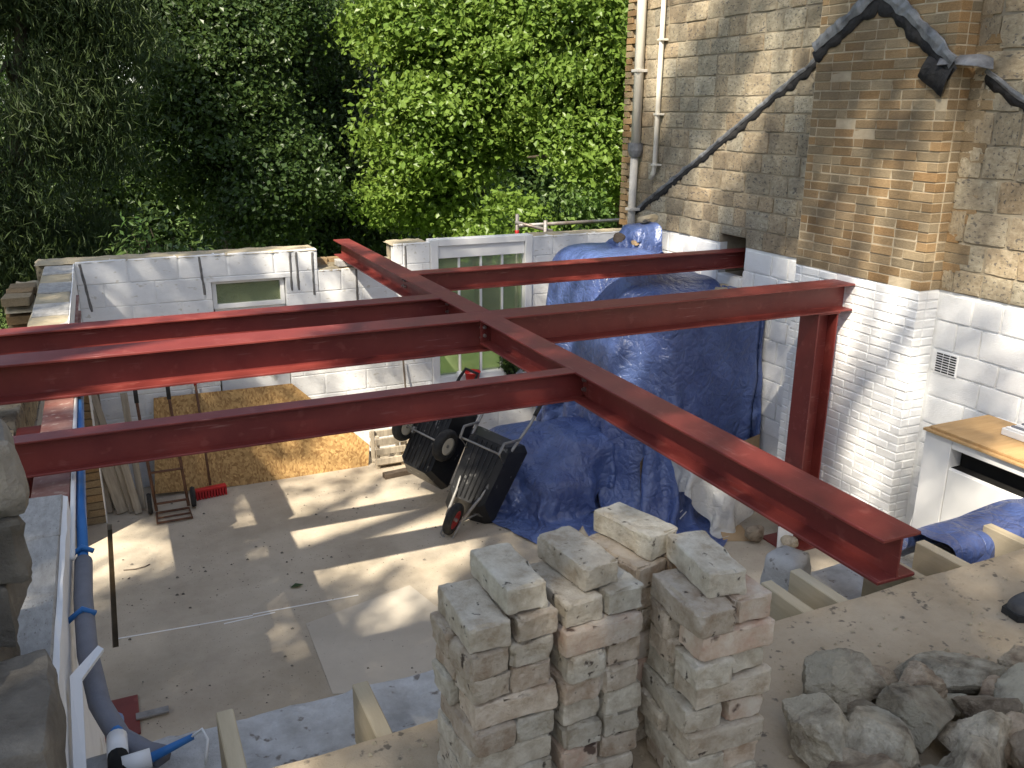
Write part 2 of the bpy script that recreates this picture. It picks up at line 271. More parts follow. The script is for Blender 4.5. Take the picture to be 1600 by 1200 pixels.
def glass_mat():
    m = bpy.data.materials.new('window_glass'); m.use_nodes = True; N = m.node_tree.nodes; L = m.node_tree.links; N.remove(N['Principled BSDF'])
    t = N.new('ShaderNodeBsdfTransparent'); t.inputs[0].default_value = (.82, .88, .80, 1); g = N.new('ShaderNodeBsdfGlossy'); g.inputs['Roughness'].default_value = .06
    d = N.new('ShaderNodeBsdfDiffuse'); d.inputs[0].default_value = (.44, .50, .28, 1)  # yellow-green diffuse paints the sunlit grass beyond into the panes
    fr = N.new('ShaderNodeFresnel'); fr.inputs[0].default_value = 1.5
    a = N.new('ShaderNodeMixShader'); L.new(fr.outputs[0], a.inputs[0]); L.new(t.outputs[0], a.inputs[1]); L.new(g.outputs[0], a.inputs[2])
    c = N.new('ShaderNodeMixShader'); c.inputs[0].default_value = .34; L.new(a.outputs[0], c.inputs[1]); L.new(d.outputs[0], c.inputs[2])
    L.new(c.outputs[0], N['Material Output'].inputs[0]); return m
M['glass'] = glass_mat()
def film_mat():
    m = bpy.data.materials.new('clear_polythene'); m.use_nodes = True; N = m.node_tree.nodes; L = m.node_tree.links; b = N['Principled BSDF']
    b.inputs['Base Color'].default_value = (.72, .70, .64, 1); b.inputs['Roughness'].default_value = .22; b.inputs['Specular IOR Level'].default_value = .6
    t = N.new('ShaderNodeBsdfTransparent'); x = N.new('ShaderNodeMixShader'); x.inputs[0].default_value = .28
    ns = N.new('ShaderNodeTexNoise'); ns.inputs['Scale'].default_value = 12; ns.inputs['Detail'].default_value = 5; ns.inputs['Distortion'].default_value = 2; tc = N.new('ShaderNodeTexCoord'); L.new(tc.outputs['Object'], ns.inputs['Vector'])
    bp = N.new('ShaderNodeBump'); bp.inputs['Strength'].default_value = .7; bp.inputs['Distance'].default_value = .03; L.new(ns.outputs['Fac'], bp.inputs['Height']); L.new(bp.outputs[0], b.inputs['Normal'])
    L.new(b.outputs[0], x.inputs[1]); L.new(t.outputs[0], x.inputs[2]); L.new(x.outputs[0], N['Material Output'].inputs[0]); return m
M['film'] = film_mat()
# ------------------------------------------------------------------ pieces (bricks, stones, blocks)
def variants(n, sx, sy, sz, **k): return [rough_box(sx, sy, sz, seed=i + 1, **k) for i in range(n)]
def jitter_box(seed, bev=.05, j=.02):
    r = random.Random(seed); m = MB().box((-.5, -.5, -.5), (.5, .5, .5)); m.v = [tuple(c + r.uniform(-j, j) for c in p) for p in m.v]; return m.mesh('piece', bevel=bev)
BR = {}
for key in ('stock', 'white', 'whitewall', 'stone', 'ashlar'):
    BR[key] = []
    for i in range(5):
        me = jitter_box(i + 3, .03 if key != 'stone' else .05, .012 if key in ('white', 'ashlar') else .03); me.materials.append(M[key]); BR[key].append(me)
STONES = []
for i in range(6):
    me = rough_box(1, 1, 1, r=.05, amp=.035, cuts=5, freq=4.5, seed=i + 2, big=.05, sharp=50); me.materials.append(M['stone']); STONES.append(me)
STONESW = []
for i in range(4):
    c = rough_box(1, 1, 1, r=.04, amp=.02, cuts=5, freq=4.5, seed=i + 12, big=.03, sharp=50); c.materials.append(M['whitewall']); STONESW.append(c)
def piece(name, meshes, c, s, parent, rz=0.):
    o = link(name, random.choice(meshes), None, parent); o.location = c; o.scale = s; o.rotation_euler = (0, 0, rz); return o
def subtract(rects, hole):
    out = []; hx0, hx1, hz0, hz1 = hole
    for x0, x1, z0, z1 in rects:
        if hx1 <= x0 or hx0 >= x1 or hz1 <= z0 or hz0 >= z1: out.append((x0, x1, z0, z1)); continue
        if hx0 > x0: out.append((x0, hx0, z0, z1))
        if hx1 < x1: out.append((hx1, x1, z0, z1))
        a, b = max(x0, hx0), min(x1, hx1)
        if hz0 > z0: out.append((a, b, z0, hz0))
        if hz1 < z1: out.append((a, b, hz1, z1))
    return [r for r in out if r[1] - r[0] > .02 and r[3] - r[2] > .015]

# ------------------------------------------------------------------ ground and floor
def sheet(name, x0, x1, y0, y1, z, mat_, n=1, amp=0):
    xs = np.linspace(x0, x1, n + 1); ys = np.linspace(y0, y1, n + 1); V = [(x, y, z + amp * nz((x, y, 0), .4)) for y in ys for x in xs]
    F = [(j * (n + 1) + i, j * (n + 1) + i + 1, (j + 1) * (n + 1) + i + 1, (j + 1) * (n + 1) + i) for j in range(n) for i in range(n)]
    return link(name, np_mesh(name, V, F, True), mat_)
struct(sheet('ground', -400, 400, -400, 400, -.12, M['grass'], 8))
bank = struct(sheet('earth_bank', -7, -1.0, -1, 12.5, .25, M['earth'], 40, .5))
SX0, SX1, SY0, SY1 = -.285, -.245, 6.02, 8.12
fl = MB()
for a, b in (((-3.2, -.4), (SX0, 9.0)), ((SX1, -.4), (5.64, 9.0)), ((SX0, -.4), (SX1, SY0)), ((SX0, SY1), (SX1, 9.0))):
    fl.box((a[0], a[1], -.1), (b[0], b[1], 0))
floor = struct(link('room_floor', fl.mesh('floor'), M['concrete']))
sl = link('floor_slot', MB().box((SX0, SY0, -.099), (SX1, SY1, -.06)).mesh(), M['earth'], floor)
def flat_poly(name, pts, z, t, mat_, parent):
    n = len(pts); m = MB().add([(x, y, z) for x, y in pts] + [(x, y, z + t) for x, y in pts], [tuple(range(n))[::-1], tuple(range(n, 2 * n))] + [(i, (i + 1) % n, n + (i + 1) % n, n + i) for i in range(n)])
    return link(name, m.mesh(name), mat_, parent)
pp = [atz(x, y, 0)[:2] for x, y in ((478, 975), (640, 915), (760, 1010), (700, 1075), (520, 1085))]
flat_poly('screed_patch', pp, .001, .004, M['patch'], floor)
for (a, b) in (((185, 998), (395, 962)), ((395, 960), (560, 930)), ((350, 975), (430, 957))):
    p, q = atz(*a, 0), atz(*b, 0); d = (q - p) / np.linalg.norm(q - p); nrm = np.array([-d[1], d[0], 0]) * .006
    flat_poly('chalk_line', [(p + nrm)[:2], (q + nrm)[:2], (q - nrm)[:2], (p - nrm)[:2]], .001, .002, M['board_white'], floor)

# ------------------------------------------------------------------ house on the right
HX, BX, BY0, BY1 = 5.63, 5.43, 4.62, 5.95
HZ = 2.34
house = thing('stone_house', 'stone house wall with brick chimney breast and white painted base', 'house', (6.5, 4, 0))
hole = (6.88, 7.28, 2.03, 2.43); core = MB().box((HX + .45, -2.5, -.1), (HX + 4, 9.17, 6.6))
for r_ in subtract([(-2.5, 9.17, -.1, 6.6)], hole): core.box((HX + .10, r_[0], r_[2]), (HX + .45, r_[1], r_[3]))
core = core.mesh()
core_o = link('wall_core', core, M['mortar'], house)
box('roof_slope', (HX - .3, -2.8, 6.6), (HX + 4.4, 9.5, 6.75), M['lead'], house)
m1, m2 = MB(), MB()
for r_ in subtract([(-2.5, 9.16, HZ, 6.6)], hole): m1.box((HX + .007, r_[0], r_[2]), (HX + .10, r_[1], r_[3]))
for r_ in subtract([(-2.5, 9.16, 0, HZ)], hole): m2.box((HX + .012, r_[0], r_[2]), (HX + .10, r_[1], r_[3]))
sw = link('stone_wall', m1.mesh(), M['mortar'], house); swp = link('painted_wall', m2.mesh(), M['mortar_white'], house)
def stone_course(y0, y1, z0, z1, parent, meshes, lmin, lmax, face, holes=()):
    y = y0
    while y < y1 - .02:
        l = min(random.uniform(lmin, lmax), y1 - y)
        if y1 - (y + l) < .1: l = y1 - y
        for a, b, c, d in (lambda R: [r for h in [0] for r in R])([(y, y + l, z0, z1)] if not holes else subtract([(y, y + l, z0, z1)], holes[0])):
            g = .007; dep = .11 + random.uniform(-.008, .008)
            if b - a > .05 and d - c > .04: piece('stone', meshes, (face + dep / 2 - random.uniform(0, .008), (a + b) / 2, (c + d) / 2), (dep, b - a - 2 * g, d - c - 2 * g), parent)
        y += l
random.seed(5)
z = HZ
while z < 4.95:                                   # weathered stone, beyond the chimney
    h = random.choice((.15, .165, .18, .195)); stone_course(BY1 + .02, 9.16, z, z + h, sw, STONES, .17, .40, HX, (hole,)); z += h
z = HZ
while z < 4.95:                                   # bigger blocks, this side of the chimney
    h = random.choice((.17, .20, .225)); stone_course(3.3, 4.615, z, z + h, sw, STONES, .17, .36, HX); z += h
z = .6
while z < HZ - .02:
    h = min(random.choice((.17, .2, .22)), HZ - z); stone_course(3.0, 4.60, z, z + h, swp, STONESW, .2, .42, HX)
    stone_course(BY1 + .02, 9.12, z, z + h, swp, STONESW, .2, .42, HX, (hole,)); z += h
# chimney breast: each brown brick a piece, the painted ones below joined
br = link('chimney_breast', MB().box((BX + .004, BY0 + .004, HZ), (HX + .02, BY1 - .004, 6.6)).mesh(), M['mortar_pale'], house)
link('painted_breast', MB().box((BX + .005, BY0 + .005, 0), (HX + .02, BY1 - .010, HZ)).mesh(), M['mortar_white'], house)
CH, BL, G = .0712, .209, .0105
def breast_course(z, out):
    y = BY0; k = int(round(z / CH)) % 2
    first = True
    while y < BY1 - .02:
        l = (.102 if (first and k) else random.choice((BL, BL, .102, BL))) if True else BL
        if BY1 - (y + l) < .07: l = BY1 - y
        out(y, y + l - G, z, first); y += l; first = False
random.seed(21); bricks = []
nz_ = 0; z = HZ
while z < 4.68:
    def put(a, b, z, first):
        d = .10; s = random.uniform(-.004, .003)
        piece('brick', BR['stock'], (BX + d / 2 + s, (a + b) / 2, z + CH / 2), (d, b - a, CH - G), br)
        if first: piece('brick', BR['stock'], (BX + d + G + .046, BY0 + .05 + random.uniform(-.003, .003), z + CH / 2), (.092, .1, CH - G), br)
    breast_course(z, put)
    t = (.21, .21, .10, .10, .15)[int(z / CH) % 5]
    piece('brick', BR['stock'], (HX + .0455, BY0 - t / 2 + .004, z + CH / 2), (.1, t, CH - G * .5), sw)
    z += CH
pm = MB(); z = HZ - CH
def jb(m, a, b, j=.004):
    n = len(m.v); m.box(a, b); m.v[n:] = [tuple(c + random.uniform(-j, j) for c in p) for p in m.v[n:]]
while z > 0:
    breast_course(z, lambda a, b, z, first: (jb(pm, (BX, a, z), (BX + .08, b, z + CH - G * .8)), first and jb(pm, (BX + .085, BY0, z), (HX + .01, BY0 + .08, z + CH - G * .8)))); z -= CH
stuff(link('painted_brickwork', pm.mesh('pb', bevel=.006), M['whitewall'], house))
# lead flashing that marks the old roof
def strip(name, pts, wid, th, nrm, mat_, parent, seed=0, rag=0.0, seg=.05):
    P = []; 
    for a, b in zip(pts[:-1], pts[1:]):
        a, b = Vector(a), Vector(b); n = max(2, int((b - a).length / seg)); P += [a.lerp(b, i / n) for i in range(n)]
    P.append(Vector(pts[-1])); nrm = Vector(nrm); vs = []; fs = []
    for i, p in enumerate(P):
        t = (P[min(i + 1, len(P) - 1)] - P[max(i - 1, 0)]).normalized(); s = nrm.cross(t).normalized()
        if s.z < 0: s = -s
        w0 = wid * (1 + .55 * nz((i * .31, seed, 0), 1)); lo = -w0 * .5 - rag * (1.3 * abs(nz((i * .17, seed, 3), 1)) + .5 * abs(nz((i * .6, seed, 8), 1)) + .12 * random.random()); hi = w0 * (.5 + .25 * nz((i * .45, seed, 6), 1)); p = p + s * .012 * nz((i * .22, seed, 9), 1)
        th_ = th * (1 + .9 * nz((i * .55, 5, seed), 1))
        vs += [p + s * lo, p + s * lo + nrm * th_ * .5, p + s * (lo + hi) * (.5 + .3 * nz((i * .7, seed, 2), 1)) + nrm * th_ * (1.2 + .8 * nz((i * .8, seed, 7), 1)), p + s * hi * .92 + nrm * th_, p + s * hi]
    for i in range(len(P) - 1):
        for k in range(4): fs.append((i * 5 + k, i * 5 + k + 1, i * 5 + 6 + k, i * 5 + 5 + k))
    return link(name, MB().add(vs, fs).mesh(name, smooth=(mat_ is M['tar'])), mat_, parent)
NX = (-1, 0, 0)
F1 = [(HX - .004, 9.0, 2.42), (HX - .004, 7.6, 3.20), (HX - .004, 6.9, 3.60), (HX - .004, 5.96, 4.14)]
F2 = [(BX - .006, 5.97, 4.10), (BX - .006, 5.34, 4.47), (BX - .006, 4.98, 4.24), (BX - .006, 4.60, 3.93)]
F3 = [(HX - .004, 4.50, 3.88), (HX - .004, 4.2, 3.70), (HX - .004, 3.3, 3.14)]
for k, Fp in enumerate((F1, F2, F3)):
    strip('tar_line', [(x + .001, y, zz - (.03 if k != 1 else .07)) for x, y, zz in Fp], .045 if k != 1 else .08, .010, NX, M['tar'], house, k, .05, .03)
    strip('lead_flashing', [(x - .008, y, zz) for x, y, zz in Fp], .034 if k != 1 else .085, .012 if k != 1 else .016, NX, M['lead'], house, k + 7, 0., .035)
strip('lead_flashing', [(BX - .02, 4.72, 3.95), (BX + .09, 4.50, 3.945), (HX - .03, 4.44, 3.92)], .12, .012, (-.5, -.3, .8), M['lead'], house, 31)
strip('lead_tray', [(BX - .012, 4.85, 3.92), (BX - .012, 4.70, 3.83), (BX - .012, 4.625, 3.80)], .15, .02, NX, M['tar'], house, 33, .05)
# vent grille
vt = link('air_vent', MB().box((HX - .012, 4.36, 1.72), (HX + .01, 4.56, 1.89)).mesh(bevel=.003), M['whitewall'], house)
for r_ in range(8):
    for c_ in range(3):
        box('vent_slot', (HX - .0145, 4.372 + c_ * .06, 1.733 + r_ * .019), (HX - .010, 4.424 + c_ * .06, 1.743 + r_ * .019), M['dark'], vt, 0)
# rainwater pipes on the far corner
px_ = HX - .075
link('downpipe', MB().tube([(px_, 8.82, 6.5), (px_, 8.82, 3.22)], .052, 14).mesh(smooth=True), M['pipe'], house)
link('hopper_joint', MB().lathe([(0, 3.10), (.06, 3.10), (.085, 3.17), (.085, 3.25), (.055, 3.25), (0, 3.25)], 14, Matrix.Translation((px_, 8.82, 0))).mesh(), M['lead'], house)
link('downpipe', MB().tube([(px_, 8.83, 3.12), (px_, 8.84, 2.1)], .044, 14).mesh(smooth=True), M['pipe_grey'], house)
link('waste_pipe', MB().tube([(px_ + .02, 8.42, 6.5), (px_ + .02, 8.44, 3.02), (px_ + .02, 8.46, 2.95), (px_ + .03, 8.52, 2.88)], .026, 12).mesh(smooth=True), M['pipe'], house)
for zz in (3.02, 3.55, 4.3): box('pipe_clip', (px_ - .012, 8.385, zz), (HX, 8.475, zz + .022), M['pipe'], house, .003)
for zz in (2.5, 4.0): box('pipe_clip', (px_ - .058, 8.76, zz), (HX, 8.885, zz + .03), M['pipe_grey'], house, .003)
for k in range(36):
    zz = 2.3 + k * .0715
    piece('quoin_brick', BR['stock'], (HX + .03, 9.165 - (.05 if k % 2 else .09), zz + CH / 2), (.13, .1 if k % 2 else .19, CH - G), sw)

# ------------------------------------------------------------------ back wall
WY = 8.85
bw = thing('block_wall', 'white painted concrete block back wall with broken top and openings', 'wall', (2.7, WY, 0))
holes = [(.88, 1.58, 0, 2.0), (3.10, 4.29, .70, 2.29), (1.91, 2.70, 2.045, 2.5)]
TOP = 2.264; RH = .2175
bw_core = MB()
for x0, x1, z0, z1 in subtract(subtract(subtract([(-.28, HX - .02, 0, TOP - .01)], holes[0]), holes[1]), holes[2]): bw_core.box((x0 + .004, WY + .007, z0), (x1 - .004, WY + .095, z1 - .003))
link('bed_joints', bw_core.mesh(), M['mortar_white'], bw)
random.seed(3)
for r_ in range(11):
    z1 = TOP - r_ * RH; z0 = max(0, z1 - RH)
    if z1 < .03: break
    x = -.28 - (.22 if r_ % 2 else 0)
    while x < HX - .03:
        a, b = max(x, -.28), min(x + .44, HX - .02); x += .44
        if b - a < .05: continue
        R_ = [(a, b, z0, z1)]
        for h_ in holes: R_ = subtract(R_, h_)
        for (p, q, s, t) in R_:
            piece('block', BR['white'], ((p + q) / 2, WY + .05 + random.uniform(-.002, .002), (s + t) / 2), (q - p - .006, .1, t - s - .006), bw)
ol = link('outer_leaf', MB().box((-.6, 9.02, -.1), (1.9, 9.16, 2.235)).box((2.72, 9.02, -.1), (3.10, 9.16, 2.24)).box((4.29, 9.02, -.1), (HX + .1, 9.16, 2.24)).box((1.9, 9.02, -.1), (2.72, 9.16, 2.09)).box((3.1, 9.02, -.1), (4.29, 9.16, .7)).mesh(), M['stone'], bw)
def crust(name, x0, x1, y0, y1, z, mat_, parent, h=.03, n=40, seed=0):
    m = 8; V = []; F = []
    for j in range(m + 1):
        for i in range(n + 1):
            x = x0 + (x1 - x0) * i / n; y = y0 + (y1 - y0) * j / m; e = 1 if 0 < j < m and 0 < i < n else -.3
            V.append((x + .01 * nz((i, j, seed), .7), y + .012 * nz((i, j, seed + 4), .7), z + e * h * (.4 + .9 * abs(nz((x, y, seed), 6)))))
    F = [(j * (n + 1) + i, j * (n + 1) + i + 1, (j + 1) * (n + 1) + i + 1, (j + 1) * (n + 1) + i) for j in range(m) for i in range(n)]
    return link(name, np_mesh(name, V, F, True), mat_, parent)
crust('mortar_top', -.6, 1.91, WY - .004, 9.17, TOP - .012, M['sand'], bw, .022, 90, 1)
crust('mortar_top', 2.69, 3.09, WY - .004, 9.17, TOP - .012, M['sand'], bw, .028, 20, 2)
crust('mortar_top', 4.30, HX + .08, WY - .004, 9.17, TOP - .012, M['sand'], bw, .02, 40, 3)
crust('mortar_top', 1.91, 2.70, WY - .002, 9.02, 2.036, M['sand'], bw, .02, 30, 4)
for i, xx in enumerate((1.925, 2.07)): piece('brick', BR['stock'], (xx + .06, 9.07, 2.10), (.13, .1, .065), bw)
box('padstone', (2.12, WY + .02, 2.06), (2.40, 9.15, 2.123), M['ashlar'], bw)
for xx, z0, z1, sl_ in ((-.235, 1.80, 2.24, .05), (.79, 1.88, 2.25, .02), (1.64, 1.86, 2.24, .0), (1.70, 1.86, 2.24, .01), (1.86, 1.80, 2.23, .0), (2.30, 1.66, 2.03, .0), (2.83, 1.7, 2.24, 0)):
    m = MB(); n = 9
    V = []; 
    for i in range(n + 1):
        zz = z1 + (z0 - z1) * i / n; c = xx + sl_ * i / n + .004 * nz((i, xx, 0), .9); wd = .011 + .006 * nz((i, xx * 9, 2), .8)
        V += [(c - wd, WY - .001, zz), (c - wd * .6, WY - .007, zz), (c + wd * .6, WY - .007, zz), (c + wd, WY - .001, zz)]
    m.add(V, [(i * 4 + k, i * 4 + k + 1, i * 4 + 5 + k, i * 4 + 4 + k) for i in range(n) for k in range(3)])
    link('mortar_streak', m.mesh(smooth=True), M['streak'], bw)
# boarded doorway with a small window
box('infill_panel', (.90, WY + .10, 0), (1.58, WY + .14, 1.74), M['white'], bw)
w1 = link('window', MB().box((.885, WY + .05, 1.72), (1.575, WY + .12, 1.765)).box((.885, WY + .05, 1.965), (1.575, WY + .12, 1.998)).box((.885, WY + .05, 1.765), (.925, WY + .12, 1.965)).box((1.535, WY + .05, 1.765), (1.575, WY + .12, 1.965)).mesh(bevel=.003), M['board_white'], bw)
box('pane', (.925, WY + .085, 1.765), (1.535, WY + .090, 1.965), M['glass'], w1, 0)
box('lintel', (.80, WY - .003, 1.995), (1.66, WY + .09, 2.042), M['white'], bw)
# tall glazed window with solid head panel
w2 = link('window', MB().box((3.10, WY - .025, .70), (3.185, WY + .12, 2.285)).box((4.205, WY - .025, .70), (4.29, WY + .12, 2.285)).box((3.185, WY - .02, 2.215), (4.205, WY + .12, 2.285)).box((3.185, WY - .02, .70), (4.205, WY + .12, .775)).mesh(bevel=.004), M['board_white'], bw)
box('head_panel', (3.185, WY + .01, 2.08), (4.205, WY + .06, 2.215), M['board_white'], w2)
for i in range(4):
    a = 3.185 + i * .255
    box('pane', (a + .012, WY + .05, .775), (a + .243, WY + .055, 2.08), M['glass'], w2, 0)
    if i: box('glazing_bar', (a - .012, WY + .03, .775), (a + .012, WY + .075, 2.08), M['board_white'], w2, .002)
box('window_sill', (3.02, WY - .09, .655), (4.36, WY - .001, .70), M['board_white'], w2)

# ------------------------------------------------------------------ left wall with its steel
lw = thing('left_wall', 'left side wall, white block leaf and ragged brick outer leaf over an opening', 'wall', (-.45, 7.4, 0))
link('pier', MB().box((-.56, 8.17, 0), (-.285, 8.84, 2.0)).mesh(), M['mortar'], lw)
zz = 0
while zz < 1.98:
    for a, b in (((-.565, -.43), (-.42, -.285)) if int(zz / .0715) % 2 else ((-.565, -.50), (-.49, -.285))):
        piece('brick', BR['stock'], ((a + b) / 2, 8.20, zz + .036), (b - a, .1, .062), lw)
    zz += .0715
box('plaster', (-.287, 8.15, 0), (-.279, 8.846, 2.25), M['white'], lw, 0)
yy = 6.25
for i in range(6):
    l = .43; piece('block', BR['ashlar'], (-.40, yy + l / 2, 2.15 + .01 * (i % 2)), (.235, l - .01, .15 + .02 * (i % 2)), lw); yy += l
box('upper_plaster', (-.284, 6.25, 2.07), (-.278, 8.84, 2.245), M['white'], lw, 0)
crust('mortar_top', -.53, -.28, 6.3, 8.84, 2.222, M['sand'], lw, .02, 14, 9)
random.seed(8)
for k in range(9):
    n_ = 5 if k < 7 else 3
    for i in range(n_):
        piece('brick', BR['stock'], (-.66 + random.uniform(-.012, .012), 7.72 + i * .225 + (.11 if k % 2 else 0), 1.60 + k * .0715), (.19, .205, .064), lw, random.uniform(-.06, .06))
link('outer_core', MB().box((-.74, 7.6, 0), (-.575, 8.9, 1.60)).mesh(), M['stone'], lw)
box('lintel', (-.84, 2.2, 1.48), (-.55, 7.6, 1.60), M['ashlar'], lw)
yy = 2.45
while yy < 7.5:
    l = random.uniform(.22, .42); hh = random.uniform(.24, .36); piece('stone', STONES, (-.70, yy + l / 2, 1.602 + hh / 2), (.27, l - .012, hh), lw, random.uniform(-.05, .05)); yy += l
crust('mortar_top', -.76, -.56, 7.6, 8.9, 2.10, M['sand'], lw, .06, 14, 12)

def ibeam(name, label, p0, p1, w_, d, tf=.013, tw=.009, group=None, plates=(0, 0), web_bolts=(), cat='steel beam', grp=None):
    """rolled steel section, p0-p1 along the middle of the top face"""
    p0, p1 = Vector(p0), Vector(p1); L_ = (p1 - p0).length; ang = math.atan2(p1.y - p0.y, p1.x - p0.x)
    t = thing(name, label, cat, p0, grp, (0, 0, ang))
    def P(nm, a, b, m=M['steel'], bev=.0025):
        o = link(nm, MB().box(a, b).mesh(nm, bevel=bev), m, t, False); return o
    P('top_flange', (0, -w_ / 2, -tf), (L_, w_ / 2, 0)); P('bottom_flange', (0, -w_ / 2, -d), (L_, w_ / 2, -d + tf)); P('web', (0, -tw / 2, -d + tf), (L_, tw / 2, -tf), bev=0)
    for i, e in enumerate(plates):
        if e:
            x = -.010 if i == 0 else L_ - .002; pl = P('end_plate', (x, -w_ * .46, -d + tf + .004), (x + .012, w_ * .46, -tf - .004))
            s = 1 if i == 0 else -1
            for yy in (-.3, .3):
                for zz in (.33, .67):
                    b = MB().lathe([(0, 0), (.013, 0), (.013, .010), (.008, .012), (.008, .022), (0, .022)], 6, Matrix.Translation((x + (.012 if i == 0 else 0), w_ * yy, -d * zz)) @ Matrix.Rotation(s * math.pi / 2, 4, 'Y'))
                    link('bolt', b.mesh(), M['bolt'], t, False)
    for bx_, sd_ in web_bolts:
        for dx in (-.03, .03):
            for zz in (.36, .68):
                b = MB().lathe([(0, 0), (.013, 0), (.013, .010), (.008, .012), (.008, .024), (0, .024)], 6, Matrix.Translation((bx_ + dx, sd_ * tw / 2, -d * zz)) @ Matrix.Rotation(-sd_ * math.pi / 2, 4, 'X'))
                link('bolt', b.mesh(), M['bolt'], t, False)
    return t
ZT = 2.29
y2a, y2b = 5.237, 5.474; mx = 2.2535
ibeam('steel_beam', 'red oxide main beam running from the dusty deck to the central joint', (mx, 1.845, ZT), (mx, y2a + .005, ZT), .169, .165, plates=(0, 1), web_bolts=((3.976 - 1.845, 1), (3.976 - 1.845, -1)))
ibeam('steel_beam', 'red oxide beam running from the central joint out over the back wall', (mx, y2b - .005, ZT), (mx, 9.228, ZT), .169, .165, plates=(1, 0), web_bolts=((7.07 - y2b, 1), (6.07 - y2b, -1)))
ibeam('steel_beam', 'long deep red cross beam from the left wall to the column by the house', (-1.0, (y2a + y2b) / 2, ZT - .001), (5.426, (y2a + y2b) / 2, ZT - .001), .237, .219, tf=.014, web_bolts=((mx + 1.0, 1), (mx + 1.0, -1)))
ibeam('steel_beam', 'slim red cross beam with a narrow top flange, left wall to main beam', (-.52, 3.976, ZT - .001), (2.245, 3.976, ZT - .001), .10, .16, tf=.010, plates=(0, 1))
ibeam('steel_beam', 'red cross beam bearing on the left wall top beside the ragged outer brickwork', (-1.05, 6.072, ZT - .001), (2.245, 6.072, ZT - .001), .164, .168, plates=(0, 1))
ibeam('steel_beam', 'red cross beam let into a pocket in the house stonework', (2.262, 7.069, ZT - .001), (5.86, 7.069, ZT - .001), .164, .168, plates=(1, 0))
ibeam('steel_beam', 'dusty red steel lying along the left wall top under the cross beams', (-.33, 3.62, 2.068), (-.33, 8.30, 2.068), .145, .15)
for o_ in [c for c in bpy.data.objects if c.parent is not None and c.parent.get('label', '').startswith('dusty red steel')]: o_.data.materials[0] = M['steel_dusty']
def column(label, x0, x1, y0, y1, ztop, plate):
    t = thing('steel_column', label, 'steel column', ((x0 + x1) / 2, (y0 + y1) / 2, 0))
    tf = .014
    box('flange', (x0, y0, .016), (x0 + tf, y1, ztop - .013), M['steel'], t, .0025); box('flange', (x1 - tf, y0, .016), (x1, y1, ztop - .013), M['steel'], t, .0025)
    box('web', (x0 + tf, (y0 + y1) / 2 - .005, .016), (x1 - tf, (y0 + y1) / 2 + .005, ztop - .013), M['steel'], t, 0)
    box('cap_plate', (x0 - .01, y0 - .01, ztop - .012), (x1 + .01, y1 + .01, ztop), M['steel'], t); box('base_plate', plate[0], plate[1], M['steel'], t)
    return t
column('red steel column standing by the white painted chimney breast', 5.087, 5.297, 5.25, 5.46, 2.069, ((4.966, 5.175, 0), (5.40, 5.53, .016)))
column('red steel column in the left wall opening behind the lagged pipe', -.55, -.40, 5.12, 5.28, 1.917, ((-.60, 4.98, 0), (-.15, 5.38, .016)))
box('shim', (-.17, 5.10, .017), (.02, 5.16, .032), M['tube'], None, .002); tag(bpy.data.objects['shim'], 'grey flat steel bar on the floor beside the left column base', 'steel bar')

# near left: block leaf and rubble stones
nw = thing('block_wall', 'low grey topped block wall beside the blue and grey pipes', 'wall', (-.33, 2.3, 0))
yy = .6
for i in range(7):
    l = .43 if i < 6 else .38
    for k in range(10):
        piece('block', BR['ashlar'], (-.335, yy + l / 2, 2.195 - .11 - k * .218), (.145, l - .007, .212), nw)
    yy += l
m = MB(); V = []
for i in range(31):
    y = .6 + i * .0985
    V += [(-.262, y, .05), (-.245 + .006 * nz((i, 3, 0), .8), y, .05), (-.246 + .005 * nz((i, 0, 0), .8), y, 2.172 + .012 * nz((i, 7, 0), .6)), (-.262, y, 2.176 + .01 * nz((i, 9, 0), .6))]
m.add(V, [(i * 4 + k, i * 4 + k + 1, i * 4 + 5 + k, i * 4 + 4 + k) for i in range(30) for k in range(3)]); link('white_render', m.mesh(), M['white'], nw)
def loose(name, label, cat, me, loc, rot, mat_, group=None):
    o = link(name, me, mat_); o.location = loc; o.rotation_euler = rot; return tag(o, label, cat, group)
rw = thing('rubble_wall', 'rough stone wall end rising beside the near block wall', 'wall', (-.55, 1.6, 0))
link('wall_core', MB().box((-.95, .3, 0), (-.46, 2.35, 2.05)).mesh(), M['rubble'], rw)
random.seed(14)
for (x, y, z, sx, sy, sz, s) in ((-.37, 1.93, 2.27, .26, .42, .20, 3), (-.50, 2.28, 2.28, .30, .34, .22, 4), (-.42, 2.32, 2.46, .26, .30, .17, 5), (-.405, 2.30, 2.62, .26, .30, .16, 6), (-.40, 2.30, 2.78, .25, .30, .16, 7), (-.42, 2.28, 2.92, .22, .26, .13, 15), (-.62, 2.0, 2.5, .28, .35, .24, 8), (-.65, 2.1, 2.74, .3, .4, .2, 9), (-.40, 1.45, 2.22, .3, .45, .26, 12), (-.42, 1.0, 2.2, .3, .4, .22, 13)):
    me = rough_box(sx, sy, sz, r=.012, amp=.014, cuts=9, freq=12, seed=s, big=.03, chip=.03, sharp=28); o = link('stone', me, M['rubble'], rw); o.location = (x, y, z); o.rotation_euler = (random.uniform(-.08, .08), random.uniform(-.08, .08), random.uniform(-.2, .2))

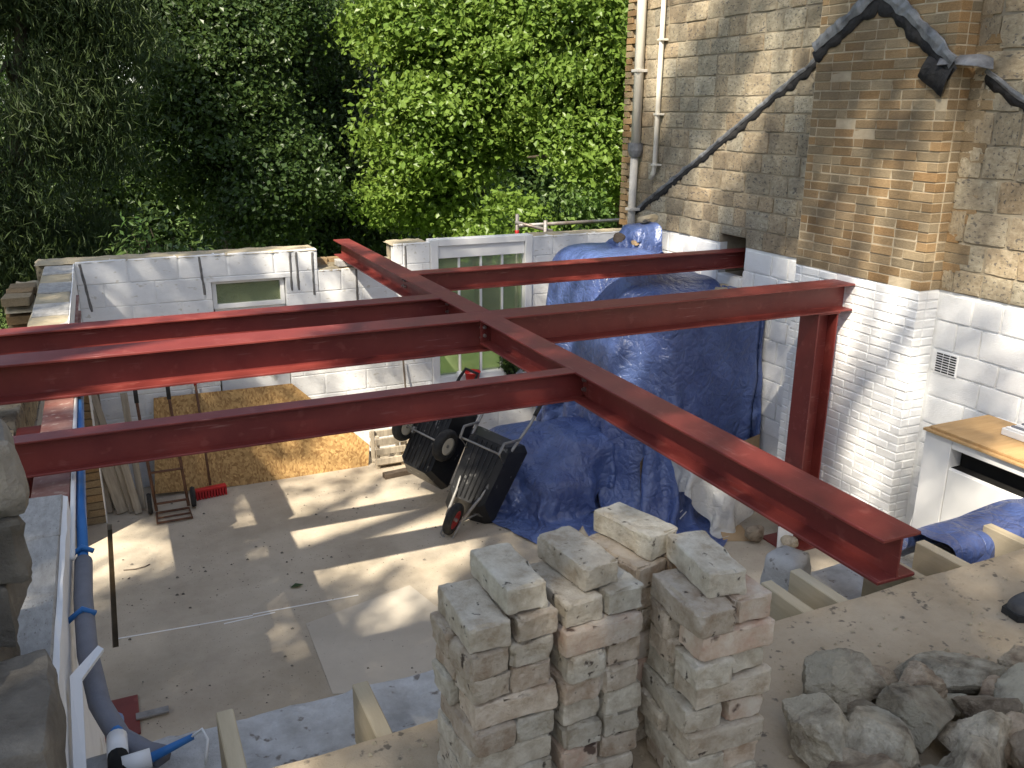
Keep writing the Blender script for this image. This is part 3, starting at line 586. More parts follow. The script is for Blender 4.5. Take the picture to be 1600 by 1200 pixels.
# ------------------------------------------------------------------ near wall, joists and deck
nrw = thing('block_wall', 'dusty white topped block wall carrying the joist ends', 'wall', (1.5, 2.2, 0))
link('wall_body', MB().box((-.25, 2.035, 0), (5.40, 2.315, 1.89)).mesh(), M['white'], nrw)
crust('wall_top', -.25, 5.4, 2.02, 2.33, 1.892, M['chalky'], nrw, .03, 160, 20)
DZ = 2.125
n = 60; V = []; F = []
for j in range(n + 1):
    for i in range(n + 1):
        x = -.24 + 5.6 * i / n; y = -3 + 4.82 * j / n
        if j == n: y += .035 * (x - 1.2) / 3 + .008 * nz((x, 0, 0), 5) - .01
        V.append((x, y, DZ + (.004 * nz((x, y, 0), 3) + .003 * nz((x, y, 0), 11))))
F = [(j * (n + 1) + i, j * (n + 1) + i + 1, (j + 1) * (n + 1) + i + 1, (j + 1) * (n + 1) + i) for j in range(n) for i in range(n)]
k0 = len(V); V += [(V[n * (n + 1) + i][0], V[n * (n + 1) + i][1], DZ - .02) for i in range(n + 1)]
F += [(n * (n + 1) + i + 1, n * (n + 1) + i, k0 + i, k0 + i + 1) for i in range(n)]
deck = struct(link('deck', np_mesh('deck', V, F, True), M['deckdust']))
for x in (.14, .495, .85, 1.20, 1.545, 1.885, 2.03, 2.385, 2.60, 2.95, 3.3, 3.65, 4.0, 4.35, 4.7, 5.05):
    e = 2.065 + random.uniform(-.02, .03); top = DZ - .022
    o = link('joist', MB().box((-.022, -3.5, -.19), (.022, 0, 0)).mesh(bevel=.003), M['timber']); o.location = (x, e, top)
    tag(o, 'pale timber joist projecting past the dusty deck edge', 'joist', 'joists under the deck')
rear = thing('block_wall', 'block wall under the rear of the deck', 'wall', (2, -1.4, 0)); link('wall_body', MB().box((-.25, -1.5, 0), (5.4, -1.2, 1.91)).mesh(), M['ashlar'], rear)
# ------------------------------------------------------------------ trees
def blob_dirs(n): 
    v = rng.normal(size=(n, 3)); return v / np.linalg.norm(v, axis=1, keepdims=True)
def leaves_mesh(name, C_, nrm, per, sig, l, wfac, droop=0., up=.5, spread=.7, flat=.75, thin=1.0):
    n = len(C_) * per; c = np.repeat(C_, per, 0); o = np.repeat(nrm, per, 0)
    p = c + rng.normal(size=(n, 3)) * sig * np.array([1, 1, flat])
    N_ = o * .55 + np.array([0, 0, up]) + rng.normal(size=(n, 3)) * spread; N_ /= np.linalg.norm(N_, axis=1, keepdims=True)
    t = rng.normal(size=(n, 3)); t[:, 2] -= droop; t -= N_ * (t * N_).sum(1, keepdims=True); t /= np.linalg.norm(t, axis=1, keepdims=True); b = np.cross(N_, t)
    L_ = l * rng.uniform(.6, 1.25, (n, 1)); W_ = L_ * wfac
    V = np.stack([p - t * L_ * .5, p + b * W_ * .5 + N_ * W_ * .12 - t * L_ * .05, p + t * L_ * .5 - N_ * L_ * .1, p - b * W_ * .5 + N_ * W_ * .12 - t * L_ * .05], 1).reshape(-1, 3)
    me = np_mesh(name, V, np.arange(4 * n).reshape(n, 4)); a = me.attributes.new('rnd', 'FLOAT', 'FACE')
    a.data.foreach_set('value', np.clip(np.repeat(rng.uniform(0, 1, len(C_)), per) * .55 + rng.uniform(0, .45, n), 0, 1).astype(np.float32)); return me
def crown_points(lobes, n, gap=.0, shell=.45, freq=.6):
    """cluster centres spread through several overlapping lobes, thinned by noise so that gaps stay open"""
    tot = sum(r[0] * r[1] * r[2] for _, r in lobes); P = []; Nn = []
    for c, r in lobes:
        k = max(3, int(n * r[0] * r[1] * r[2] / tot)); d = blob_dirs(k); q = rng.uniform(shell ** 3, 1, (k, 1)) ** (1 / 3)
        p = np.array(c) + d * q * np.array(r)
        P.append(p); Nn.append(d)
    P = np.concatenate(P); Nn = np.concatenate(Nn)
    if gap:
        m = np.array([noise.noise(Vector(p) * freq) > gap - .5 for p in P]); P, Nn = P[m], Nn[m]
    return P, Nn
def tree(name, label, base, lobes, n, per, leaf, l, wf=.62, sig=.22, gap=.25, trunk=.16, group=None, limbs=7, kind='tree', fork=.35, **k):
    t = thing(name, label, kind, base, group); b = Vector(base); m = MB()
    top = max(c[2] + r[2] * .4 for c, r in lobes); cx = np.mean([c[0] for c, r in lobes]); cy = np.mean([c[1] for c, r in lobes])
    tp = Vector((cx, cy, top)); pts = [b.lerp(tp, f) + Vector((nz((f * 3, base[0], 0)) * .3 * f, nz((f * 3, base[1], 5)) * .3 * f, 0)) for f in np.linspace(0, 1, 9)]
    m.tube(pts, [trunk * (1.25 - 1.15 * f) for f in np.linspace(0, 1, 9)], 9)
    for i in range(limbs):
        c, r = lobes[i % len(lobes)]; f = fork + (1 - fork) * random.random() * .75; s = b.lerp(tp, f); d = blob_dirs(1)[0]; e = Vector(np.array(c) + d * np.array(r) * .75)
        if e.z < s.z - .5: e.z = s.z + .2
        mid = s.lerp(e, .5) + Vector((0, 0, .25)); m.tube([s, mid, e], [trunk * .45 * (1 - f * .5), trunk * .28, trunk * .08], 6)
    link('trunk', m.mesh(smooth=True), M['bark'], t)
    P, Nn = crown_points(lobes, n, gap)
    link('crown', leaves_mesh('crown', P, Nn, per, sig, l, wf, **k), M[leaf], t); return t
def at(px, py, Y): return aty(px, py, Y)
TG = 'trees behind the back wall'
# sunlit maple in the middle, yellow-green
def lobe(px, py, Y, rx, ry, rz): return (tuple(at(px, py, Y)), (rx, ry, rz))
tree('maple_tree', 'bright yellow-green maple in full sun behind the tall glazed window', (6.6, 15.5, -.1),
     [lobe(690, 60, 15, 1.5, 1.3, 1.3), lobe(640, 20, 15.5, 1.2, 1.2, 1.2), lobe(760, 120, 14.6, 1.4, 1.2, 1.3), lobe(690, 200, 14.6, 1.3, 1.2, 1.0), lobe(730, 300, 14.2, 1.5, 1.2, 1.0), lobe(820, 230, 14.8, 1.1, 1.1, 1.1), lobe(650, 330, 14.6, .9, 1., .7), lobe(720, -90, 15.6, 1.8, 1.6, 1.5)],
     760, 150, 'leaf_bright', .112, .8, .25, .42, .2, flat=.5)
tree('sycamore_tree', 'mid green leafy tree in sun next to the house corner', (8.6, 13.2, -.1),
     [lobe(885, 60, 13.4, 1.5, 1.4, 1.4), lobe(945, 150, 13.2, 1.0, 1.1, 1.3), lobe(890, 260, 13, 1.0, 1.0, 1.0), lobe(965, 290, 13, .9, 1.0, 1.0), lobe(910, 345, 12.8, 1.1, .9, .5), lobe(880, -70, 13.6, 1.3, 1.3, 1.1)],
     680, 140, 'leaf_bright', .104, .75, .24, .40, .2, flat=.5)
tree('willow_tree', 'grey-green narrow leaved willow between the dark trees and the bright maple', (5.6, 18.5, -.1),
     [lobe(615, 240, 17, .75, .8, 1.3), lobe(540, 30, 20, 1.3, 1.2, 1.0), lobe(600, 150, 18.5, .9, .9, 1.2), lobe(470, 10, 20.5, 1.2, 1.0, .8)],
     460, 120, 'leaf_grey', .095, .24, .25, .36, .16, droop=1.2)
tree('broadleaf_tree', 'large dark green broadleaf tree behind the boarded doorway', (2.2, 16.5, -.1),
     [lobe(250, 40, 16, 1.6, 1.4, 1.4), lobe(370, 110, 16, 1.5, 1.4, 1.4), lobe(300, 210, 15.5, 1.5, 1.3, 1.3), lobe(400, 280, 15.2, 1.3, 1.2, 1.2), lobe(240, 320, 15, 1.3, 1.2, 1.0), lobe(330, -60, 16.5, 1.9, 1.6, 1.4)],
     760, 150, 'leaf_dark', .092, .7, .29, .38, .24, flat=.5)
tree('broadleaf_tree', 'deep green tree filling the gap beside the grey-green willow', (4.6, 19.5, -.1),
     [lobe(480, 120, 19, 1.6, 1.4, 1.7), lobe(520, 250, 18.5, 1.6, 1.4, 1.4), lobe(470, 350, 18, 1.7, 1.3, 1.2), lobe(580, 330, 18, 1.2, 1.2, 1.2), lobe(420, 30, 19.5, 1.5, 1.4, 1.5)],
     700, 140, 'leaf_dark', .095, .7, .30, .34, .22, flat=.5)
tree('conifer_tree', 'dark drooping conifer rising beyond the ragged left brickwork', (-1.1, 13.2, -.1),
     [lobe(30, 330, 13, .9, .9, .9), lobe(60, 200, 13, .9, .9, 1.0), lobe(20, 90, 13, .9, .9, 1.0), lobe(110, 300, 13.4, .8, .8, 1.2), lobe(100, 60, 13.4, 1.0, .9, 1.1), lobe(40, -60, 13.2, 1., 1., 1.1), lobe(70, 420, 13, 1.1, 1., .8)],
     800, 130, 'leaf_conifer', .14, .13, .26, .32, .2, droop=2.4, up=.2)
tree('ash_tree', 'shaded green tree deep in the background behind the conifer', (1.0, 23, -.1), [lobe(120, 100, 23, 2.4, 2, 2.4), lobe(250, 250, 23, 2.6, 2, 2.2), lobe(60, 300, 22, 2.2, 2, 2.0), lobe(180, -60, 23.5, 2.6, 2, 2)], 1000, 45, 'leaf_dark', .19, .65, .33, .15, .25)
tree('ash_tree', 'tall background tree between the maple and the deep green tree', (8.6, 24, -.1), [lobe(620, 60, 24, 2.6, 2, 2.6), lobe(560, 260, 23.5, 2.6, 2, 2.2), lobe(760, 200, 24, 2.6, 2, 2.6), lobe(700, 340, 23, 2.8, 2, 1.6), lobe(430, 160, 24, 2.4, 2, 2.4)], 1300, 45, 'leaf_dark', .19, .65, .33, .15, .25)
tree('ash_tree', 'pale green background tree close to the house with sky above it', (15, 25, -.1), [lobe(880, 140, 25, 2.6, 2, 2.4), lobe(960, 200, 25, 2.2, 2, 2.3), lobe(900, 300, 24, 2.8, 2, 1.8), lobe(1010, 320, 24, 2, 2, 1.8), lobe(830, 20, 26, 2, 2, 1.8)], 1000, 45, 'leaf_mid', .19, .65, .33, .2, .25)
# laurel just beyond the back wall
for (px, h, s) in ((245, 335, .33), (300, 358, .25), (205, 365, .22)):
    c = at(px, h + 40, 10.2); tree('laurel_bush', {245: 'tallest laurel shoot', 300: 'laurel shoot on the window side', 205: 'low laurel shoot on the conifer side'}[px] + ' showing over the back wall', (c[0], 10.2, -.1), [(tuple(c), (s, s, s * 1.2)), (tuple(c - np.array([0, 0, .6])), (s * 1.3, s * 1.3, .5))], 42, 26, 'leaf_laurel', .10, .36, .09, 0, .03, TG.replace('trees', 'shrubs'), limbs=9, kind='shrub', fork=.3, up=.9)
# trees round the camera side, out of the picture: oaks and lime cast dapples
tree('oak_tree', 'spreading oak left of the building shading the deck', (-9.6, -7.6, -.1), [((-7.4, -5.6, 13.2), (3.1, 3.0, 1.6)), ((-9.4, -4.6, 12.8), (2.4, 2.4, 1.5)), ((-5.9, -7.4, 13.0), (2.6, 2.4, 1.5)), ((-9.0, -8.0, 13.5), (3, 3, 1.6))], 1500, 40, 'leaf_mid', .15, .7, .23, .46, .4)
tree('oak_tree', 'open crowned oak left of the building shading the room', (-10.5, .6, -.1), [((-8.2, -2.2, 13.0), (2.6, 2.4, 1.2)), ((-9.6, .8, 12.6), (2.6, 2.6, 1.3)), ((-7.0, .8, 13.0), (2.0, 2.6, 1.2)), ((-6.0, -2.8, 13.2), (1.7, 1.8, 1.0)), ((-5.0, .6, 13.4), (1.5, 2.0, .9))], 800, 55, 'leaf_mid', .15, .7, .23, .60, .4)
tree('lime_tree', 'tall open crowned lime tree left of the building', (-9.5, -6.5, -.1), [((-6.6, -5.2, 18), (2.2, 2.0, 1.0)), ((-4.6, -3.6, 18.6), (2.0, 1.8, 1.0)), ((-6.2, -1.4, 18), (2.2, 2.0, 1.0)), ((-4.2, -.6, 18.4), (1.8, 1.8, .9)), ((-7.6, -2.8, 17.5), (1.8, 1.8, .9))], 300, 100, 'leaf_mid', .15, .7, .24, .56, .35)
for i_, (x, y, lb) in enumerate(((-9.5, 5, 'added sky-blocking tree beyond the left wall opening'), (-7, -12, 'added sky-blocking tree on the left behind the deck'), (0, -13, 'added sky-blocking tree straight behind the deck'), (6.5, -12.5, 'added sky-blocking tree behind the house gable'), (-12, -3, 'added sky-blocking tree beyond the oaks'), (13, -11, 'added sky-blocking tree beyond the house'))):  # unseen trees added to block the horizon sky and lower ambient light
    tree('added_sky_block_tree', lb, (x, y, -.1), [((x, y, 2.2), (3.2, 2.2, 2.2)), ((x - 1.5, y + .3, 4.6), (2.8, 2.2, 2.0)), ((x + 1.6, y - .3, 5.0), (2.8, 2.2, 2.2))], 420, 34, 'leaf_dark', .26, .6, .42, .1, .25)
tree('yew_tree', 'tall dark yew out beyond the left wall', (-4.6, 11.2, -.1), [((-4.8, 11, 5), (2.0, 2.0, 3)), ((-4.8, 10.8, 8.5), (1.9, 1.9, 2.6)), ((-4.6, 10.8, 11.2), (1.4, 1.4, 2.0))], 620, 46, 'leaf_dark', .16, .5, .26, .36, .3)

# ------------------------------------------------------------------ draped sheets
def sdf_push(p, boxes, floor_z, wall_x=None, off=.012):
    best = np.full(len(p), 1e9); g = np.zeros_like(p)
    for c, h, r in boxes:
        q0 = p - np.array(c); q = np.abs(q0) - (np.array(h) - r); o = np.maximum(q, 0); lo = np.linalg.norm(o, axis=1); ins = np.minimum(q.max(1), 0); d = lo + ins - r
        gr = np.where(lo[:, None] > 1e-9, o / np.maximum(lo, 1e-9)[:, None], (q == q.max(1, keepdims=True)).astype(float)) * np.sign(q0 + 1e-12)
        m = d < best; best[m] = d[m]; g[m] = gr[m]
    pen = off - best; m = pen > 0; p[m] += g[m] * pen[m, None]; hit = m.copy()
    if wall_x is not None: w_ = p[:, 0] > wall_x; p[w_, 0] = wall_x
    f = p[:, 2] < floor_z + off; p[f, 2] = floor_z + off; hit |= f
    return hit
def drape(nx, ny, size, centre, rz, z0, boxes, floor_z=0., steps=170, slack=1.06, wall_x=None, seed=0, fric=.8, iters=7, pin=None):
    r = np.random.default_rng(seed); u = np.linspace(-.5, .5, nx); v = np.linspace(-.5, .5, ny); U_, V_ = np.meshgrid(u, v, indexing='ij')
    sx_, sy_ = slack if isinstance(slack, tuple) else (slack, slack); x = U_ * size[0] / sx_; y = V_ * size[1] / sy_; c, s = math.cos(rz), math.sin(rz)
    p = np.stack([centre[0] + c * x - s * y, centre[1] + s * x + c * y, np.full_like(x, z0)], -1) + r.normal(size=(nx, ny, 3)) * np.array([.006, .006, .02])
    lx, ly = size[0] / (nx - 1), size[1] / (ny - 1); ld = math.hypot(lx, ly)
    vel = np.zeros_like(p); sh = p.shape
    cons = []
    for (di, dj, L_, k) in ((1, 0, lx, 1.), (0, 1, ly, 1.), (1, 1, ld, .5), (1, -1, ld, .5), (2, 0, 2 * lx, .12), (0, 2, 2 * ly, .12)):
        for ph in range(2 if di <= 1 and dj <= 1 else 2):
            step = max(di, abs(dj)); 
            if di: idx = np.arange(nx - di); sel = idx[(idx // step) % 2 == ph]; I = (sel, None)
            else: idx = np.arange(ny - dj); sel = idx[(idx // step) % 2 == ph]; I = (None, sel)
            cons.append((di, dj, L_, k, I))
    pm_ = None
    if pin is not None: pm_ = pin(p); pz = p[pm_].copy()
    for st in range(steps):
        vel[..., 2] -= 9.8 * .016; vel *= .97; old = p.copy(); p = p + vel * .016
        for it in range(iters):
            for di, dj, L_, k, I in cons:
                if I[0] is not None:
                    i = I[0]; ja = slice(0, ny - dj) if dj >= 0 else slice(-dj, ny); jb_ = slice(dj, ny) if dj >= 0 else slice(0, ny + dj)
                    A = p[i, ja]; B = p[i + di, jb_]
                else: A = p[:, I[1]]; B = p[:, I[1] + dj]
                d = B - A; l_ = np.linalg.norm(d, axis=-1, keepdims=True); e = np.where((l_ > L_) | (k < .2), (l_ - L_), (l_ - L_) * .6) * .5 * k * d / np.maximum(l_, 1e-6)
                if I[0] is not None: p[i, ja] = A + e; p[i + di, jb_] = B - e
                else: p[:, I[1]] = A + e; p[:, I[1] + dj] = B - e
            f = p.reshape(-1, 3); hit = sdf_push(f, boxes, floor_z, wall_x); p = f.reshape(sh)
            if pm_ is not None: pz[:, 2] = np.maximum(pz[:, 2] - .0012, 1.93); p[pm_] = pz
        f = p.reshape(-1, 3); of = old.reshape(-1, 3); dm = f - of; dm[hit] *= (1 - fric); f[hit] = of[hit] + dm[hit]; sdf_push(f, boxes, floor_z, wall_x); p = f.reshape(sh)
        vel = np.clip((p - old) / .016, -6, 6)
    return p
def sheet_obj(name, p, mat_, label, cat, wr=.012, freq=5., group=None, sub=2):
    nx, ny = p.shape[:2]; F = [(i * ny + j, (i + 1) * ny + j, (i + 1) * ny + j + 1, i * ny + j + 1) for i in range(nx - 1) for j in range(ny - 1)]
    q = p.reshape(-1, 3).copy()
    for k in range(len(q)): v = Vector(q[k]); q[k] += np.array([nz(v, freq, 1), nz(v, freq, 5), nz(v, freq, 9)]) * wr
    o = link(name, np_mesh(name, q, F, True), mat_); ss = o.modifiers.new('sub', 'SUBSURF'); ss.levels = sub; ss.render_levels = sub
    return tag(o, label, cat, group)
p = drape(88, 80, (2.95, 4.5), (4.58, 7.05), 0, 2.5, [((4.98, 7.75, .95), (.62, .8, 1.08), .25), ((4.80, 8.0, 1.0), (.5, .65, 1.22), .3), ((5.02, 6.95, .90), (.58, .50, 1.02), .15), ((4.55, 7.25, .7), (.36, .5, .95), .25)], 0, 190, (1.45, 1.10), 5.60, 3, pin=lambda q: (q[..., 0] > 5.50) & (q[..., 1] > 6.5) & (q[..., 1] < 8.4))
sheet_obj('tarpaulin', p, M['tarp'], 'big crumpled blue tarpaulin draped over the tall heap against the house wall', 'tarpaulin', .02, 4)
p = drape(54, 50, (1.75, 1.55), (3.55, 6.98), .4, .9, [((3.50, 7.35, .2), (.34, .33, .42), .2), ((3.62, 6.85, .12), (.30, .30, .28), .14), ((3.25, 7.15, .1), (.2, .25, .2), .1), ((3.95, 7.1, .25), (.3, .4, .4), .15)], 0, 150, 1.22, None, 5)
sheet_obj('tarpaulin', p, M['tarp'], 'dark blue tarpaulin heaped on the floor behind the wheelbarrows', 'tarpaulin', .025, 6)
p = drape(34, 34, (1.0, .95), (5.26, 8.12), .3, 2.8, [((5.30, 8.12, 2.26), (.24, .2, .17), .1), ((5.08, 8.2, 2.2), (.15, .14, .08), .06)], 2.14, 90, 1.15, 5.6, 8)
sheet_obj('tarpaulin', p, M['tarp'], 'small bundled blue tarpaulin on top of the heap by the downpipe', 'tarpaulin', .03, 7)
p = drape(44, 30, (1.7, .75), (3.55, 2.10), .05, 2.35, [((3.5, 2.10, 2.03), (.85, .10, .03), .03), ((3.3, 2.06, 2.04), (.12, .12, .05), .04)], 1.93, 100, 1.14, None, 12)
sheet_obj('tarpaulin', p, M['tarp'], 'blue tarpaulin lying over joist ends in front of the white cabinet', 'tarpaulin', .02, 6)
p = drape(34, 34, (1.05, .95), (4.86, 5.95), .45, .9, [((4.80, 6.08, .28), (.32, .16, .33), .06), ((4.95, 5.88, .16), (.30, .16, .20), .06)], 0, 110, 1.08, None, 15)
sheet_obj('polythene_sheet', p, M['film'], 'clear polythene sheet wrapped over a pack in front of the big tarpaulin', 'plastic sheet', .02, 7)

# ------------------------------------------------------------------ loose bricks on the deck
OB = [rough_box(.194, .0945, .0605, r=.0045, amp=.0035, cuts=13, freq=30, seed=i + 30, big=.006, chip=.016, sharp=32) for i in range(9)]
OBP = []
for i, me in enumerate(OB): me.materials.append(M['oldbrick'])
for me in OB[:4]: c = me.copy(); c.materials.clear(); c.materials.append(M['oldbrick_pink']); OBP.append(c)
OBH = [rough_box(.095, .0945, .0605, r=.006, amp=.005, cuts=11, freq=30, seed=i + 50, big=.008, chip=.018, sharp=32) for i in range(4)]
for me in OBH: me.materials.append(M['oldbrick'])
random.seed(33); HB = .0612
def stack(cx, cy, rz, courses, where, top_label, top_rot, top_c):
    for k in range(courses):
        z = DZ + .004 + HB * (k + .5); a = rz + (math.pi / 2 if k % 2 else 0); ca, sa = math.cos(a), math.sin(a)
        if k == courses - 1:
            o = link('brick', random.choice(OB)); o.location = (top_c[0], top_c[1], z); o.rotation_euler = (random.uniform(-.02, .02), 0, top_rot); tag(o, top_label, 'brick'); continue
        for s in (-1, 1):
            off = .0505 * s + random.uniform(-.004, .004); sl_ = random.uniform(-.014, .014)
            half = random.random() < .22
            for q in ((-.051, .051) if half else (0,)):
                x = cx + ca * (sl_ + q) - sa * off; y = cy + sa * (sl_ + q) + ca * off
                o = link('brick', random.choice(OBH if half else (OBP if random.random() < .14 else OB))); o.location = (x, y, z + random.uniform(-.001, .001))
                o.rotation_euler = (random.choice((0, math.pi)), random.uniform(-.012, .012), a + random.uniform(-.05, .05) + random.choice((0, math.pi)))
                tag(o, 'pale old brick in the %s' % where, 'brick', 'bricks in the ' + where)
stack(.665, 1.53, .03, 9, 'brick stack nearest the left wall', 'old brick lying askew on top of the stack nearest the left wall', math.pi / 2 + .02, (.702, 1.545))
stack(.885, 1.53, .06, 9, 'middle brick stack on the deck', 'old brick lying on top of the middle stack', math.pi / 2 + .12, (.880, 1.56))
stack(1.125, 1.39, -.05, 9, 'brick stack nearest the rock pile', 'old brick lying on top of the stack nearest the rock pile', math.pi / 2 - .12, (1.13, 1.425))
stack(1.085, 1.625, .2, 9, 'rear brick stack by the deck edge', 'old brick lying on top of the rear stack by the deck edge', -1.32, (1.075, 1.63))
# rocks
RK = [((1.60, 1.42), (.125, .11, .085), 1, .2, 'largest smooth grey rock at the head of the rock pile'), ((1.43, 1.30), (.135, .10, .075), 2, 1.1, 'rounded lichen-stained rock beside the brick stacks'), ((1.76, 1.33), (.085, .075, .07), 3, .5, 'small brownish rock wedged between two larger rocks'),
      ((1.66, 1.245), (.08, .10, .085), 4, 2.2, 'upright dark rock with a flat face in the pile'), ((1.52, 1.19), (.12, .09, .085), 5, .9, 'pale grey rock with a greenish top'), ((1.93, 1.345), (.135, .085, .06), 6, -.35, 'dark flat slab-like rock at the deck side of the pile'),
      ((1.86, 1.20), (.085, .075, .065), 7, 1.9, 'cream rock with a broken white face'), ((2.02, 1.13), (.13, .12, .09), 8, .3, 'big sandy cream rock with a knobbly top'), ((1.75, 1.13), (.09, .08, .07), 9, 2.6, 'grey rock tucked low in the pile'), ((1.87, 1.42), (.07, .055, .04), 10, .4, 'small mossy rock behind the flat slab'),
      ((1.38, 1.13), (.10, .09, .07), 11, 1.4, 'rounded buff rock close to the brick stack base'), ((2.12, 1.30), (.085, .07, .06), 12, .2, 'small grey rock beyond the flat slab'), ((1.62, 1.06), (.1, .08, .07), 13, .7, 'angular buff rock low at the near side of the pile'), ((1.95, 1.02), (.1, .09, .07), 14, 2.0, 'brown rock at the near corner of the pile')]
for (x, y), r_, s, rz, lab in RK:
    loose('rock', lab, 'rock', rock_mesh((r_[0] * 1.14, r_[1] * 1.14, r_[2] * 1.14), s * 5 + 1, 13, 5, .11), (x, y, DZ + r_[2] * .80), (random.uniform(-.15, .15), random.uniform(-.15, .15), rz), M['flint'], None)
for k, (x, y, r_, lb) in enumerate(((1.50, 1.02, .085, 'rounded tan rock at the near edge of the pile by the stacks'), (1.80, 1.00, .085, 'pale beige rock low at the near edge of the pile'), (2.14, 1.16, .08, 'beige rock behind the knobbly cream rock'), (2.10, .98, .09, 'broad buff rock beside the knobbly cream rock'), (1.44, 1.20, .06, 'small tan rock between the stained rock and the greenish rock'), (1.70, 1.40, .06, 'speckled rock leaning on the largest grey rock'), (1.58, 1.30, .06, 'brown speckled rock under the largest grey rock'), (1.84, 1.10, .07, 'tan rock filling the middle of the near pile'), (1.94, 1.24, .055, 'rust-stained rock under the flat slab'), (2.20, 1.06, .08, 'outermost buff rock of the pile'))):
    loose('rock', lb, 'rock', rock_mesh((r_ * 1.35, r_ * 1.1, r_ * .95), 300 + k, 12, 4, .12), (x, y, DZ + r_ * .72), (.3 * math.sin(k), .2, k * 1.3), M['flint'])
for k, (x, y, r_, lb) in enumerate(((1.50, 1.42, .035, 'fist-sized buff stone between the largest rock and the brick stack'), (1.72, 1.46, .03, 'small pale stone just beyond the largest grey rock'), (1.55, 1.33, .04, 'small brown stone wedged under the largest rock'), (1.83, 1.28, .045, 'small cream stone beside the upright dark rock'), (1.98, 1.24, .045, 'small tan stone between the flat slab and the knobbly rock'), (1.66, 1.36, .035, 'small grey stone in the middle of the rock pile'), (1.30, 1.22, .03, 'loose chip of brick beside the brick stacks'), (2.06, 1.40, .03, 'little stone at the outer edge of the rock pile'))):
    loose('rock', lb, 'rock', rock_mesh((r_ * 1.3, r_, r_ * .9), 200 + k, 12, 3, .1), (x, y, DZ + r_ * .7), (.2 * k, .1, k), M['flint'])
# grit and crumbs on the deck
V = []; F = []
for i in range(900):
    x = random.uniform(.3, 2.6); y = random.uniform(.9, 1.8); s = random.choice((.0015, .002, .002, .003, .005)) * random.uniform(.7, 1.3); z = DZ + .002; k = len(V)
    V += [(x - s, y - s * .7, z), (x + s, y - s, z), (x + s * .8, y + s, z), (x - s, y + s * .8, z), (x + random.uniform(-.3, .3) * s, y, z + s * 1.2)]; F += [(k, k + 1, k + 4), (k + 1, k + 2, k + 4), (k + 2, k + 3, k + 4), (k + 3, k, k + 4)]
stuff(tag(link('grit', np_mesh('grit', V, F), M['sand']), 'fine grit and mortar crumbs on the deck', 'grit'))
V = []; F = []
for i in range(1500):
    x = random.uniform(-.2, 4.5); y = random.uniform(3, 8.6)
    if nz((x, y, 0), 1.1) < .08 and random.random() < .85: continue
    s = random.choice((.003, .004, .005, .010)) * random.uniform(.6, 1.3); z = .003; k = len(V)
    V += [(x - s, y - s * .7, z), (x + s, y - s, z), (x + s * .8, y + s, z), (x - s, y + s * .8, z), (x, y, z + s)]; F += [(k, k + 1, k + 4), (k + 1, k + 2, k + 4), (k + 2, k + 3, k + 4), (k + 3, k, k + 4)]
stuff(tag(link('grit', np_mesh('grit2', V, F), M['rubble']), 'scattered crumbs on the concrete floor', 'grit'))
